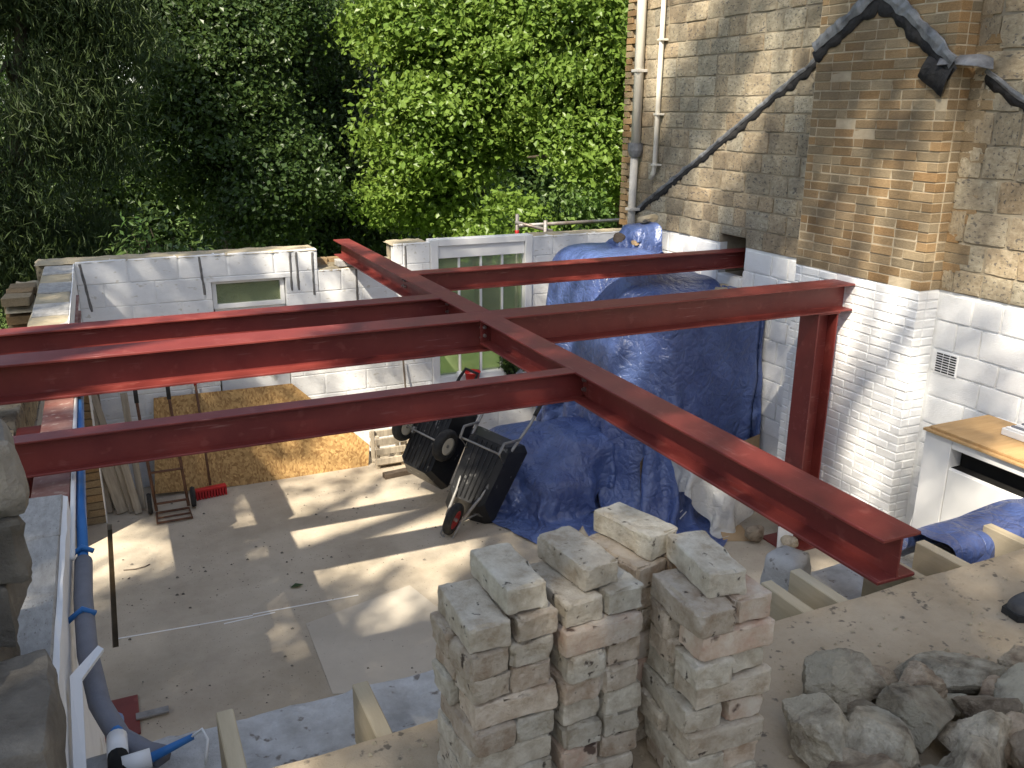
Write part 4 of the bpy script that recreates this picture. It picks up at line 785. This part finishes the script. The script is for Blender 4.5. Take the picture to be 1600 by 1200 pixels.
# ------------------------------------------------------------------ wheelbarrows
def wheelbarrow(label, loc, R3, rim, tray_len=.82, splat=True):
    """built upright (x towards the wheel, z up), then stood on its nose"""
    t = thing('wheelbarrow', label, 'wheelbarrow', loc); t.rotation_euler = R3
    P = lambda nm, me, m: link(nm, me, m, t, False)
    # tray: tapered pan with thickness, rolled rim and pressed ribs underneath
    def ring(x0, x1, wf, wb, z, c=.06):
        return [(x0 + c, -wb, z), (x1 - c, -wf, z), (x1, -wf + c, z), (x1, wf - c, z), (x1 - c, wf, z), (x0 + c, wb, z), (x0, wb - c, z), (x0, -wb + c, z)]
    m = MB(); rings = [ring(-.38, .60, .28, .33, .64), ring(-.38, .60, .295, .345, .645), ring(-.38, .605, .295, .345, .63), ring(-.30, .40, .21, .24, .33, .05), ring(-.29, .39, .20, .23, .342, .05), ring(-.37, .585, .272, .322, .632)]
    V = sum(rings, []); n = 8
    F = [(i * n + k, i * n + (k + 1) % n, (i + 1) * n + (k + 1) % n, (i + 1) * n + k) for i in range(5) for k in range(n)] + [tuple(3 * n + k for k in range(n)), tuple(4 * n + k for k in range(n))]
    F.append
    m.add(V, F); tray = P('tray', m.mesh('tray', smooth=False, bevel=.006), M['black'])
    for yy in (-.15, -.09, -.03, .03, .09, .15):
        link('rib', MB().tube([(-.27, yy, .327), (.37, yy * .85, .327), (.50, yy * 1.0, .49)], .009, 6).mesh(smooth=True), M['black'], tray, False)
    for s in (-1, 1):
        P('handle', MB().tube([(.60, s * .085, .19), (.30, s * .14, .335), (-.30, s * .24, .40), (-.62, s * .27, .56), (-.80, s * .275, .60)], .0165, 10).mesh(smooth=True), M['tube'])
        P('grip', MB().tube([(-.72, s * .272, .583), (-.90, s * .278, .625)], .023, 10).mesh(smooth=True), M['tyre'])
        P('leg', MB().tube([(-.12, s * .22, .37), (-.22, s * .23, .02), (-.34, s * .235, .02), (-.42, s * .25, .46)], .014, 8).mesh(smooth=True), M['tube'])
        P('brace', MB().tube([(.60, s * .085, .19), (.52, s * .12, .40), (.46, s * .16, .56)], .010, 8).mesh(smooth=True), M['tube'])
    P('cross_bar', MB().tube([(-.22, -.23, .06), (-.22, .23, .06)], .011, 8).mesh(smooth=True), M['tube'])
    P('nose_bar', MB().tube([(.60, -.085, .19), (.80, -.07, .20), (.83, 0, .20), (.80, .07, .20), (.60, .085, .19)], .011, 8).mesh(smooth=True), M['tube'])
    RX = Matrix.Translation((.60, 0, .18)) @ Matrix.Rotation(math.pi / 2, 4, 'X')
    wh = P('wheel', MB().lathe([(0, -.05), (.02, -.05), (.02, .05), (0, .05)], 12, RX).mesh(), M['tube'])
    link('tyre', MB().lathe([(.105, -.035), (.135, -.045), (.162, -.038), (.178, -.015), (.178, .015), (.162, .038), (.135, .045), (.105, .035), (.105, -.035)], 32, RX).mesh(smooth=True), M['tyre'], wh, False)
    link('rim', MB().lathe([(.02, -.012), (.06, -.006), (.085, -.022), (.108, -.036), (.110, .036), (.085, .022), (.06, .006), (.02, .012)], 32, RX).mesh(smooth=True), M[rim], wh, False)
    return t
def basis(down, out):
    """rotation that turns local +x to `down` and local -z to `out`"""
    x = Vector(down).normalized(); z = -Vector(out); z = (z - x * z.dot(x)).normalized(); y = z.cross(x)
    return Matrix((x, y, z)).transposed().to_euler()
def stand(t, anchor, world):
    t.location = Vector(world) - t.rotation_euler.to_matrix() @ Vector(anchor)
wb = wheelbarrow('mortar-splashed black wheelbarrow with a red wheel standing on end', (0, 0, 0), basis((-.46, -.10, -.86), (-.66, -.70, .28)), 'rimred'); wb.scale = (.84,) * 3; stand(wb, (.50, 0, .15), (2.50, 6.66, .165))
def garden_cart(label, rot, anchor, world):
    t = thing('garden_cart', label, 'cart', (0, 0, 0)); t.rotation_euler = rot
    P = lambda nm, me, m: link(nm, me, m, t, False)
    def ring(x0, x1, w_, z, c=.07): return [(x0 + c, -w_, z), (x1 - c, -w_, z), (x1, -w_ + c, z), (x1, w_ - c, z), (x1 - c, w_, z), (x0 + c, w_, z), (x0, w_ - c, z), (x0, -w_ + c, z)]
    V = sum([ring(-.55, .55, .34, .56), ring(-.56, .56, .36, .57), ring(-.56, .56, .36, .545), ring(-.42, .42, .25, .22), ring(-.40, .40, .24, .235), ring(-.53, .53, .33, .55)], []); n = 8
    F = [(i * n + k, i * n + (k + 1) % n, (i + 1) * n + (k + 1) % n, (i + 1) * n + k) for i in range(5) for k in range(n)] + [tuple(3 * n + k for k in range(n)), tuple(4 * n + k for k in range(n))]
    tray = P('tray', MB().add(V, F).mesh('tray', bevel=.008), M['black'])
    for yy in (-.19, -.13, -.07, .0, .07, .13, .19): link('rib', MB().tube([(-.38, yy, .217), (.38, yy, .217), (.50, yy * 1.25, .42)], .011, 6).mesh(smooth=True), M['black'], tray, False)
    P('axle', MB().tube([(-.02, -.36, .16), (-.02, .36, .16)], .013, 10).mesh(smooth=True), M['tube'])
    for s_ in (-1, 1):
        P('axle_bracket', MB().box((-.06, s_ * .2 - .015, .15), (.02, s_ * .2 + .015, .235)).mesh(bevel=.003), M['tube'])
        RX = Matrix.Translation((-.02, s_ * .34, .16)) @ Matrix.Rotation(math.pi / 2, 4, 'X')
        wh = P('wheel', MB().lathe([(0, -.045), (.022, -.045), (.022, .045), (0, .045)], 12, RX).mesh(), M['tube'])
        link('tyre', MB().lathe([(.11, -.045), (.15, -.06), (.19, -.05), (.208, -.02), (.208, .02), (.19, .05), (.15, .06), (.11, .045), (.11, -.045)], 32, RX).mesh(smooth=True), M['tyre'], wh, False)
        link('rim', MB().lathe([(.022, -.035), (.05, -.03), (.08, -.04), (.114, -.05), (.114, .05), (.08, .04), (.05, .03), (.022, .035)], 28, RX).mesh(smooth=True), M['rimwhite'], wh, False)
    P('handle', MB().tube([(-.45, -.12, .50), (-.85, -.12, .56), (-.98, -.10, .58), (-.98, .10, .58), (-.85, .12, .56), (-.45, .12, .50)], .02, 10).mesh(smooth=True), M['tyre'])
    t.scale = (.74,) * 3; t.location = Vector(world) - t.rotation_euler.to_matrix() @ (Vector(anchor) * .74); return t
garden_cart('black ribbed garden cart with cream wheel hubs tipped up on its nose', basis((-.45, -.08, -.88), (-.80, -.50, .30)), (-.02, -.30, .16), tuple(aty(692, 694, 7.15)))
# ------------------------------------------------------------------ things along the back wall
b0, b1 = 8.52, 8.835
def on_sheet(px, py):      # point of the leaning sheet seen at a pixel
    d = ray(px, py); n_ = np.array([0, 1.0, -(b1 - b0) / 1.0]); return CAM + d * ((np.array([0, b0, 0]) - CAM) @ n_) / (d @ n_)
pts = [on_sheet(*q) for q in ((242, 772), (575, 738), (577, 695), (456, 599), (240, 622))]
n_ = np.array([0, -1, .3]); n_ /= np.linalg.norm(n_); V = [tuple(q) for q in pts] + [tuple(q - n_ * .018) for q in pts]; k = len(pts)
osb = link('osb_sheet', MB().add(V, [tuple(range(k)), tuple(range(k, 2 * k))[::-1]] + [(i, (i + 1) % k, k + (i + 1) % k, k + i) for i in range(k)]).mesh(), M['osb']); tag(osb, 'large strand board sheet with a cut corner leaning over the doorway', 'board')
# broom
br_ = thing('broom', 'broom with red head on the floor and long handle against the strand board', 'broom', (.62, 8.2, 0))
h0 = atz(328, 775, .03); hd = MB(); a_ = atz(306, 778, .02); b_ = atz(354, 768, .02); d_ = Vector(b_ - a_).normalized(); s_ = Vector((-d_.y, d_.x, 0))
def obox(m, c, d, l, wd, z0, z1): 
    s = Vector((-d.y, d.x, 0)); c = Vector(c); q = [c + d * l * i + s * wd * j for i, j in ((-1, -1), (1, -1), (1, 1), (-1, 1))]
    return m.add([(v.x, v.y, z0) for v in q] + [(v.x, v.y, z1) for v in q], [(0, 3, 2, 1), (4, 5, 6, 7), (0, 1, 5, 4), (1, 2, 6, 5), (2, 3, 7, 6), (3, 0, 4, 7)])
cc = Vector((a_ + b_) / 2); L2 = (Vector(b_) - Vector(a_)).length / 2
link('head', obox(MB(), cc, d_, L2, .028, .075, .105).mesh(bevel=.006), M['redplastic'], br_)
for i in range(11): link('bristle_row', obox(MB(), cc + d_ * (L2 * (i - 5) / 5.4), d_, .009, .034, .004, .078).mesh(), M['bristle'], br_)
ht = on_sheet(305, 600); link('handle', MB().tube([cc + Vector((0, 0, .10)), Vector(ht) + Vector((0, -.02, 0))], .012, 8).mesh(smooth=True), M['rust'], br_)
link('handle_tip', MB().tube([Vector(ht) + Vector((0, -.02, -.01)), Vector(ht) + Vector((0, -.015, .07))], .014, 8).mesh(smooth=True), M['redplastic'], br_)
# sack truck
st = thing('sack_truck', 'rusty two-wheeled sack truck leaning by the strand board', 'hand truck', (.28, 8.1, 0))
for x in (.14, .42): link('upright', MB().tube([(x, 8.12, .05), (x - .03, 8.30, .60), (x - .05, 8.46, 1.02), (x - .05, 8.50, 1.14)], .014, 8).mesh(smooth=True), M['rust'], st); link('grip', MB().tube([(x - .05, 8.455, 1.0), (x - .05, 8.51, 1.17)], .019, 8).mesh(smooth=True), M['tyre'], st)
for f, z in ((0, .12), (.33, .40), (.7, .72)): link('rung', MB().tube([(.14 - .03 * f, 8.12 + .24 * f, z), (.42 - .03 * f, 8.12 + .24 * f, z)], .012, 8).mesh(smooth=True), M['rust'], st)
link('toe_plate', MB().tube([(.14, 8.12, .03), (.13, 7.92, .02), (.43, 7.92, .02), (.42, 8.12, .03), (.14, 8.12, .03)], .012, 8).mesh(smooth=True), M['rust'], st)
link('toe_bar', MB().tube([(.135, 8.02, .022), (.425, 8.02, .022)], .010, 8).mesh(smooth=True), M['rust'], st)
for x in (.09, .47): link('wheel', MB().lathe([(0, -.02), (.09, -.02), (.10, 0), (.09, .02), (0, .02)], 20, Matrix.Translation((x, 8.20, .10)) @ Matrix.Rotation(math.pi / 2, 4, 'Y')).mesh(), M['tyre'], st)
# battens in the corner
random.seed(6); labs = ['widest weathered board leaning in the corner against the pier', 'thin grey batten leaning beside the widest corner board', 'pale square batten in the middle of the corner bundle', 'darkest brown batten of the corner bundle', 'split batten leaning on the white back wall near the sack truck', 'short pale batten standing in front of the corner bundle', 'long thin batten tight against the brick pier']
for i, (x, y, wd, h) in enumerate(((-.14, 8.30, .055, 1.25), (-.06, 8.28, .028, 1.15), (-.20, 8.42, .034, 1.30), (-.24, 8.50, .04, 1.2), (.03, 8.30, .03, 1.1), (-.01, 8.22, .032, .85), (-.25, 8.35, .025, 1.35))):
    o = link('batten', MB().box((-wd, -.011, 0), (wd, .011, h)).mesh(bevel=.003), M['batten'] if i != 3 else M['dark_timber']); o.location = (x, y, .012); o.rotation_euler = (-.22 - .03 * (i % 3), -.10 + .03 * (i % 4) - .05, random.uniform(-.4, .4)); tag(o, labs[i], 'batten')
# pallet-like crate, brick pile and beam offcut
cr = thing('timber_crate', 'grey slatted timber crate by the cut end of the strand board', 'crate', (2.45, 8.45, 0))
for z in (.05, .16, .27): box('slat', (2.30, 8.36, z), (2.62, 8.385, z + .07), M['batten'], cr); box('slat', (2.30, 8.60, z), (2.62, 8.625, z + .07), M['batten'], cr)
for x in (2.305, 2.575): box('corner_post', (x, 8.387, 0), (x + .04, 8.42, .36), M['batten'], cr); box('corner_post', (x, 8.57, 0), (x + .04, 8.60, .36), M['batten'], cr)
box('crate_floor', (2.31, 8.387, .03), (2.61, 8.60, .045), M['batten'], cr)
for k in range(5): 
    for s in (0, 1):
        o = link('brick', OB[(k + s) % 6]); o.location = (2.73 + .01 * (k % 2), 8.35 + s * .108, .032 + k * .062); o.rotation_euler = (0, 0, .1 * (k % 3) - .1); tag(o, 'pale brick in the low pile between crate and wheelbarrow', 'brick', 'bricks piled by the crate')
o = link('timber_offcut', MB().box((-.17, -.04, 0), (.17, .04, .055)).mesh(bevel=.004), M['dark_timber']); o.location = (2.47, 8.14, 0); o.rotation_euler = (0, 0, .1); tag(o, 'dark timber offcut on the floor before the crate', 'timber')
for i in range(5):
    o = link('brick', OB[i % 5]); o.location = (3.86 + .12 * (i % 2), 7.55 - .1 * (i // 2), .04 + .062 * (i // 2)); o.rotation_euler = (0, 0, .5 + .4 * i); tag(o, 'pale brick in the loose heap between the two big tarpaulins', 'brick', 'bricks heaped between the tarpaulins')
# small things below the tall window
o = link('stick', MB().tube([aty(630, 562, 8.80), aty(634, 610, 8.74), (2.80, 8.55, .02)], .010, 7).mesh(smooth=True), M['dark_timber']); tag(o, 'thin brown stick leaning on the white blocks left of the tall window', 'stick')
bk = thing('bucket', 'red bucket standing on the sill of the tall window', 'bucket', (3.55, 8.79, .70))
link('body', MB().lathe([(0, 0), (.07, 0), (.085, .10), (.092, .10), (.092, .112), (.082, .112), (.066, .012), (0, .012)], 20, Matrix.Translation((3.55, 8.79, .701))).mesh(smooth=True), M['redplastic'], bk)
link('cup', MB().lathe([(0, 0), (.026, 0), (.034, .12), (.031, .12), (.024, .004), (0, .004)], 16, Matrix.Translation((3.40, 8.80, .701))).mesh(smooth=True), M['whiteplastic']); tag(bpy.data.objects['cup'], 'white plastic cup on the window sill beside the red bucket', 'cup')
pl = thing('potted_plant', 'small dark green plant on the window sill end', 'plant', (4.02, 8.80, .70))
link('pot', MB().lathe([(0, 0), (.05, 0), (.065, .08), (.058, .08), (0, .07)], 16, Matrix.Translation((4.02, 8.79, .701))).mesh(smooth=True), M['dark'], pl)
P_, N_ = crown_points([((4.02, 8.79, .86), (.12, .08, .10))], 30, 0); link('foliage', leaves_mesh('f', P_, N_, 14, .035, .06, .5), M['leaf_dark'], pl)
# cardboard, rods, blocks near the column
def leaning_board(name, label, cat, pts, nrm, th, mat_):
    n_ = Vector(nrm).normalized() * th; V = [tuple(Vector(q)) for q in pts] + [tuple(Vector(q) - n_) for q in pts]; k = len(pts)
    return tag(link(name, MB().add(V, [tuple(range(k)), tuple(range(k, 2 * k))[::-1]] + [(i, (i + 1) % k, k + (i + 1) % k, k + i) for i in range(k)]).mesh(), mat_), label, cat)
leaning_board('cardboard', 'brown cardboard sheet standing behind the polythene pack', 'cardboard', [(4.22, 6.30, .0), (4.62, 6.52, 0), (4.66, 6.60, .62), (4.45, 6.52, .66), (4.24, 6.40, .50)], (-.5, -.8, .2), .008, M['card'])
leaning_board('cardboard', 'torn brown cardboard flap on the floor under the polythene', 'cardboard', [(4.62, 5.60, .006), (4.86, 5.50, .006), (4.90, 5.72, .05), (4.70, 5.78, .06)], (0, 0, 1), .004, M['card'])
leaning_board('cardboard', 'brown cardboard against the house wall at the tarpaulin foot', 'cardboard', [(5.18, 6.22, .0), (5.56, 6.30, 0), (5.58, 6.36, .60), (5.22, 6.30, .56)], (-.2, -.9, .2), .008, M['card'])
for i in range(8):
    a = Vector((4.34 + .012 * i, 6.16 - .02 * i, .03 + .012 * (i % 3))); o = link('trim_strip', MB().tube([a, a + Vector((.42, .06 + .01 * i, .16 + .015 * (i % 4)))], .006, 6).mesh(), M['whiteplastic']); tag(o, 'thin white trim strip in the bundle beside the polythene pack', 'strip', 'white strips by the polythene')
loose('rock', 'rounded stone beside the column base plate', 'rock', rock_mesh((.10, .085, .10), 71, 9, 3, .08), (4.87, 5.50, .09), (0, 0, .4), M['flint'])
loose('rock', 'buff stone resting on the column base plate', 'rock', rock_mesh((.085, .075, .075), 74, 9, 3, .08), (5.02, 5.23, .085), (0, 0, 1.2), M['flint'])
leaning_board('white_offcut', 'small bright white board propped against the column foot', 'board', [(4.93, 5.27, .018), (5.05, 5.22, .018), (5.07, 5.25, .21), (4.95, 5.30, .21)], (-.4, -.9, .1), .015, M['board_white'])
loose('stone_block', 'rough grey stone block standing on the joist wall', 'stone', rough_box(.14, .13, .17, r=.03, amp=.012, cuts=6, freq=14, seed=77, big=.02), (2.14, 2.22, 1.985), (0, 0, .3), M['ashlar'])
q = atz(212, 889, .012); tag(link('twig', MB().tube([(q[0] - .09, q[1] + .03, .006), (q[0], q[1], .012), (q[0] + .07, q[1] + .02, .008), (q[0] + .11, q[1] + .05, .006)], .004, 6).mesh(smooth=True), M['dark_timber']), 'thin dark twig lying on the concrete near the floor slot', 'twig')
q = atz(463, 916, .01); lf = np_mesh('leaf', [(q[0] - .05, q[1], .008), (q[0], q[1] + .035, .02), (q[0] + .06, q[1] + .01, .01), (q[0] + .005, q[1] - .03, .018)], [(0, 3, 2, 1)]); lf.attributes.new('rnd', 'FLOAT', 'FACE').data[0].value = .5; tag(link('leaf', lf, M['leaf_dark']), 'single green leaf lying on the concrete floor', 'leaf')
# ------------------------------------------------------------------ white cabinet and boards
cb = thing('cabinet', 'tall white cabinet standing against the house wall beyond the deck', 'cabinet', (5.2, 3.2, 0))
CX0, CX1, CY0, CY1, CZ = 4.90, 5.58, 2.42, 3.94, 1.56
box('carcass', (CX0 + .02, CY0, 0), (CX1, CY1, 1.36), M['board_white'], cb); box('top_rail', (CX0 + .02, CY0, 1.49), (CX1, CY1, CZ), M['board_white'], cb)
box('side_panel', (CX0 - .001, CY1 - .19, 0), (CX1 - .002, CY1 + .018, CZ - .002), M['board_white'], cb); box('painted_shade_back', (CX0 + .10, CY0, 1.362), (CX0 + .13, CY1 - .2, 1.488), M['dark'], cb, 0); box('painted_shade_floor', (CX0 + .022, CY0, 1.3605), (CX0 + .10, CY1 - .2, 1.364), M['dark'], cb, 0)  # near-black back and floor paint in the shade inside the slot
for a, b in ((CY0, 3.08), (3.085, CY1 - .195)): box('door', (CX0, a + .004, .08), (CX0 + .019, b - .002, 1.352), M['board_white'], cb)
box('front_rail', (CX0 - .002, CY0, 1.495), (CX0 + .018, CY1 - .195, CZ - .004), M['board_white'], cb)
for i, (dx, dy, z) in enumerate(((0, 0, CZ + .001), (.03, .03, CZ + .02))):
    o = link('plywood_sheet', MB().box((CX0 - .03 + dx, CY0 - .1, z), (CX1 - .12, CY1 + .02 - dy, z + .017)).mesh(bevel=.002), M['ply']); tag(o, ('lower' if i == 0 else 'upper') + ' plywood sheet lying on the white cabinet', 'plywood')
pk = thing('panel_pack', 'pack of pale blue ribbed panels on the plywood', 'panels', (5.35, 3.2, CZ + .04)); box('pack', (5.18, 2.5, CZ + .039), (5.55, 3.62, CZ + .085), M['whiteplastic'], pk)
for i in range(7): box('rib', (5.19 + i * .05, 2.5, CZ + .0855), (5.215 + i * .05, 3.6, CZ + .098), M['lagging'] if i % 2 else M['whiteplastic'], pk, .003)
leaning_board('white_offcut', 'narrow triangular white board leaning on the cabinet end', 'board', [(4.80, 4.06, 0), (5.02, 4.04, 0), (5.0, 3.98, 1.18)], (-.5, .8, .2), .012, M['board_white'])
leaning_board('white_offcut', 'short white lath standing beside the cabinet end', 'board', [(4.72, 4.12, 0), (4.77, 4.11, 0), (4.79, 4.12, .92), (4.74, 4.13, .92)], (-.5, -.8, .0), .012, M['board_white'])
box('socket_box', (4.885, 3.80, .74), (4.899, 3.88, .82), M['whiteplastic'], cb, .003)

# ------------------------------------------------------------------ pipes on the near left wall
pp_ = thing('water_pipe', 'blue water pipe clipped along the left wall running into grey lagging', 'pipe', (-.2, 3.4, 2.0))
link('blue_pipe', MB().tube([(-.235, 5.6, 2.03), (-.225, 4.6, 2.04), (-.215, 3.7, 2.05), (-.205, 3.15, 2.05)], .019, 10).mesh(smooth=True), M['bluepipe'], pp_)
link('white_conduit', MB().tube([(-.252, 5.6, 2.05), (-.248, 4.4, 2.07), (-.238, 3.2, 2.08)], .010, 8).mesh(smooth=True), M['whiteplastic'], pp_)
link('lagging', MB().tube([(-.205, 3.22, 2.05), (-.205, 2.95, 2.05), (-.195, 2.65, 2.02), (-.17, 2.45, 1.97), (-.125, 2.33, 1.93), (-.06, 2.24, 1.925), (-.02, 2.20, 1.93)], .030, 14).mesh(smooth=True), M['lagging'], pp_)
for y, x, z in ((3.27, -.206, 2.05), (2.83, -.203, 2.04)): link('pipe_clip', MB().tube([(x - .05, y, z), (x + .0, y, z + .036), (x + .035, y, z + .012)], .010, 8).mesh(smooth=True), M['bluepipe'], pp_)
vl = thing('stop_valve', 'white and blue plastic pipe fitting on the joist wall', 'valve', (-.05, 2.17, 1.93))
link('elbow', MB().tube([(-.13, 2.30, 1.955), (-.13, 2.22, 1.955)], .027, 14).mesh(smooth=True), M['whiteplastic'], vl); link('blue_tail', MB().tube([(-.13, 2.42, 1.93), (-.13, 2.29, 1.955)], .019, 10).mesh(smooth=True), M['bluepipe'], vl)
link('coupler', MB().tube([(-.12, 2.17, 1.955), (-.05, 2.175, 1.955)], .026, 14).mesh(smooth=True), M['whiteplastic'], vl); link('blue_spout', MB().tube([(-.05, 2.175, 1.955), (.06, 2.205, 1.965)], [.014, .009], 10).mesh(smooth=True), M['bluepipe'], vl)
link('valve_body', MB().tube([(-.13, 2.23, 1.955), (-.13, 2.14, 1.95)], .026, 12).mesh(smooth=True), M['dark'], vl); link('cable_tie', MB().tube([(.05, 2.20, 1.965), (.085, 2.20, 1.985), (.095, 2.17, 1.97), (.08, 2.12, 1.93)], .004, 6).mesh(smooth=True), M['whiteplastic'], vl)
leaning_board('white_offcut', 'bent white plastic trim leaning over the lagged pipe', 'trim', [(-.235, 2.15, 1.95), (-.205, 2.15, 1.95), (-.205, 2.46, 2.06), (-.145, 2.56, 2.08), (-.16, 2.585, 2.08), (-.235, 2.47, 2.07)], (0, -.3, 1), .012, M['whiteplastic'])
# ------------------------------------------------------------------ debris on the wall tops, scaffold rail
for i, (x, y, z, r_, mt, lb) in enumerate(((5.36, 8.20, 2.49, (.13, .09, .05), 'sand', 'buff stone on top of the small bundled tarpaulin'), (4.99, 8.16, 2.30, (.11, .08, .06), 'dark_timber', 'dark rotten timber lump on the heap beside the tarpaulin bundle'), (5.06, 7.95, 2.27, (.08, .05, .035), 'card', 'orange-brown brick bat on the heap beside the tarpaulin bundle'))):
    loose('debris', lb, 'rubble', rock_mesh(r_, 90 + i, 8, 3, .1), (x, y, z), (0, 0, .5 * i), M[mt])
lg = thing('rubble_ledge', 'sandy broken masonry ledge under the beam pocket', 'rubble', (5.35, 6.85, 1.9)); 
link('ledge', MB().box((5.30, 6.62, 1.55), (HX + .005, 7.25, 1.90)).mesh(bevel=.03), M['sand'], lg); crust('crumbled_top', 5.22, 5.63, 6.58, 7.25, 1.89, M['sand'], lg, .08, 18, 40)
sf = thing('scaffold_rail', 'galvanised scaffold guard rail behind the back wall', 'scaffold', (5.6, 10.2, -.1))
a = aty(808, 352, 10.2); b = aty(982, 343, 10.6); c_ = aty(852, 362, 10.0)
for q, nm in ((a, 'standard'), (b, 'standard'), (c_, 'standard')): link(nm, MB().tube([(q[0], q[1], -.1), (q[0], q[1], q[2] + .14)], .024, 10).mesh(smooth=True), M['galv'], sf)
link('ledger', MB().tube([(a[0], a[1] - .05, a[2]), (b[0] + .2, b[1] - .05, b[2] + .01)], .024, 10).mesh(smooth=True), M['galv'], sf); link('transom', MB().tube([(a[0] - .03, a[1], a[2] + .04), (c_[0] + .1, c_[1], c_[2])], .024, 10).mesh(smooth=True), M['galv'], sf)
for q in (a, c_): link('red_band', MB().tube([(q[0], q[1], q[2] - .14), (q[0], q[1], q[2] - .06)], .0265, 10).mesh(smooth=True), M['redplastic'], sf)
# shoe of someone standing on the deck
sh = thing('shoe', 'grey shoe standing on the dusty deck', 'shoe', (2.53, 1.52, DZ))
pr = [(-.13, .030, .0), (-.10, .040, .0), (-.04, .045, 0), (.04, .042, 0), (.10, .036, 0), (.14, .034, 0)]
V = []; 
for (l, wd, _), ht in zip(pr, (.030, .052, .060, .075, .095, .085)):
    for k in range(10):
        a_ = math.pi * k / 9; V.append((l, math.cos(a_) * wd, .018 + math.sin(a_) ** .7 * ht))
F = [(i * 10 + k, i * 10 + k + 1, i * 10 + 11 + k, i * 10 + 10 + k) for i in range(5) for k in range(9)] + [tuple(range(10)), tuple(range(50, 60))]
u_ = link('upper', MB().add(V, F).mesh(smooth=True), M['shoe'], sh, False); um = u_.modifiers.new('sub', 'SUBSURF'); um.levels = 2; um.render_levels = 2; V = [(l * 1.03, s * wd * 1.06, z) for l, wd, _ in pr for s in (-1, 1) for z in (0, .022)]
F = [(i * 4, i * 4 + 4, i * 4 + 5, i * 4 + 1) for i in range(5)] + [(i * 4 + 2, i * 4 + 3, i * 4 + 7, i * 4 + 6) for i in range(5)] + [(i * 4 + 1, i * 4 + 5, i * 4 + 7, i * 4 + 3) for i in range(5)] + [(i * 4, i * 4 + 2, i * 4 + 6, i * 4 + 4) for i in range(5)] + [(0, 1, 3, 2), (20, 22, 23, 21)]
link('sole', MB().add(V, F).mesh(), M['tyre'], sh, False); sh.rotation_euler = (0, 0, -.15)
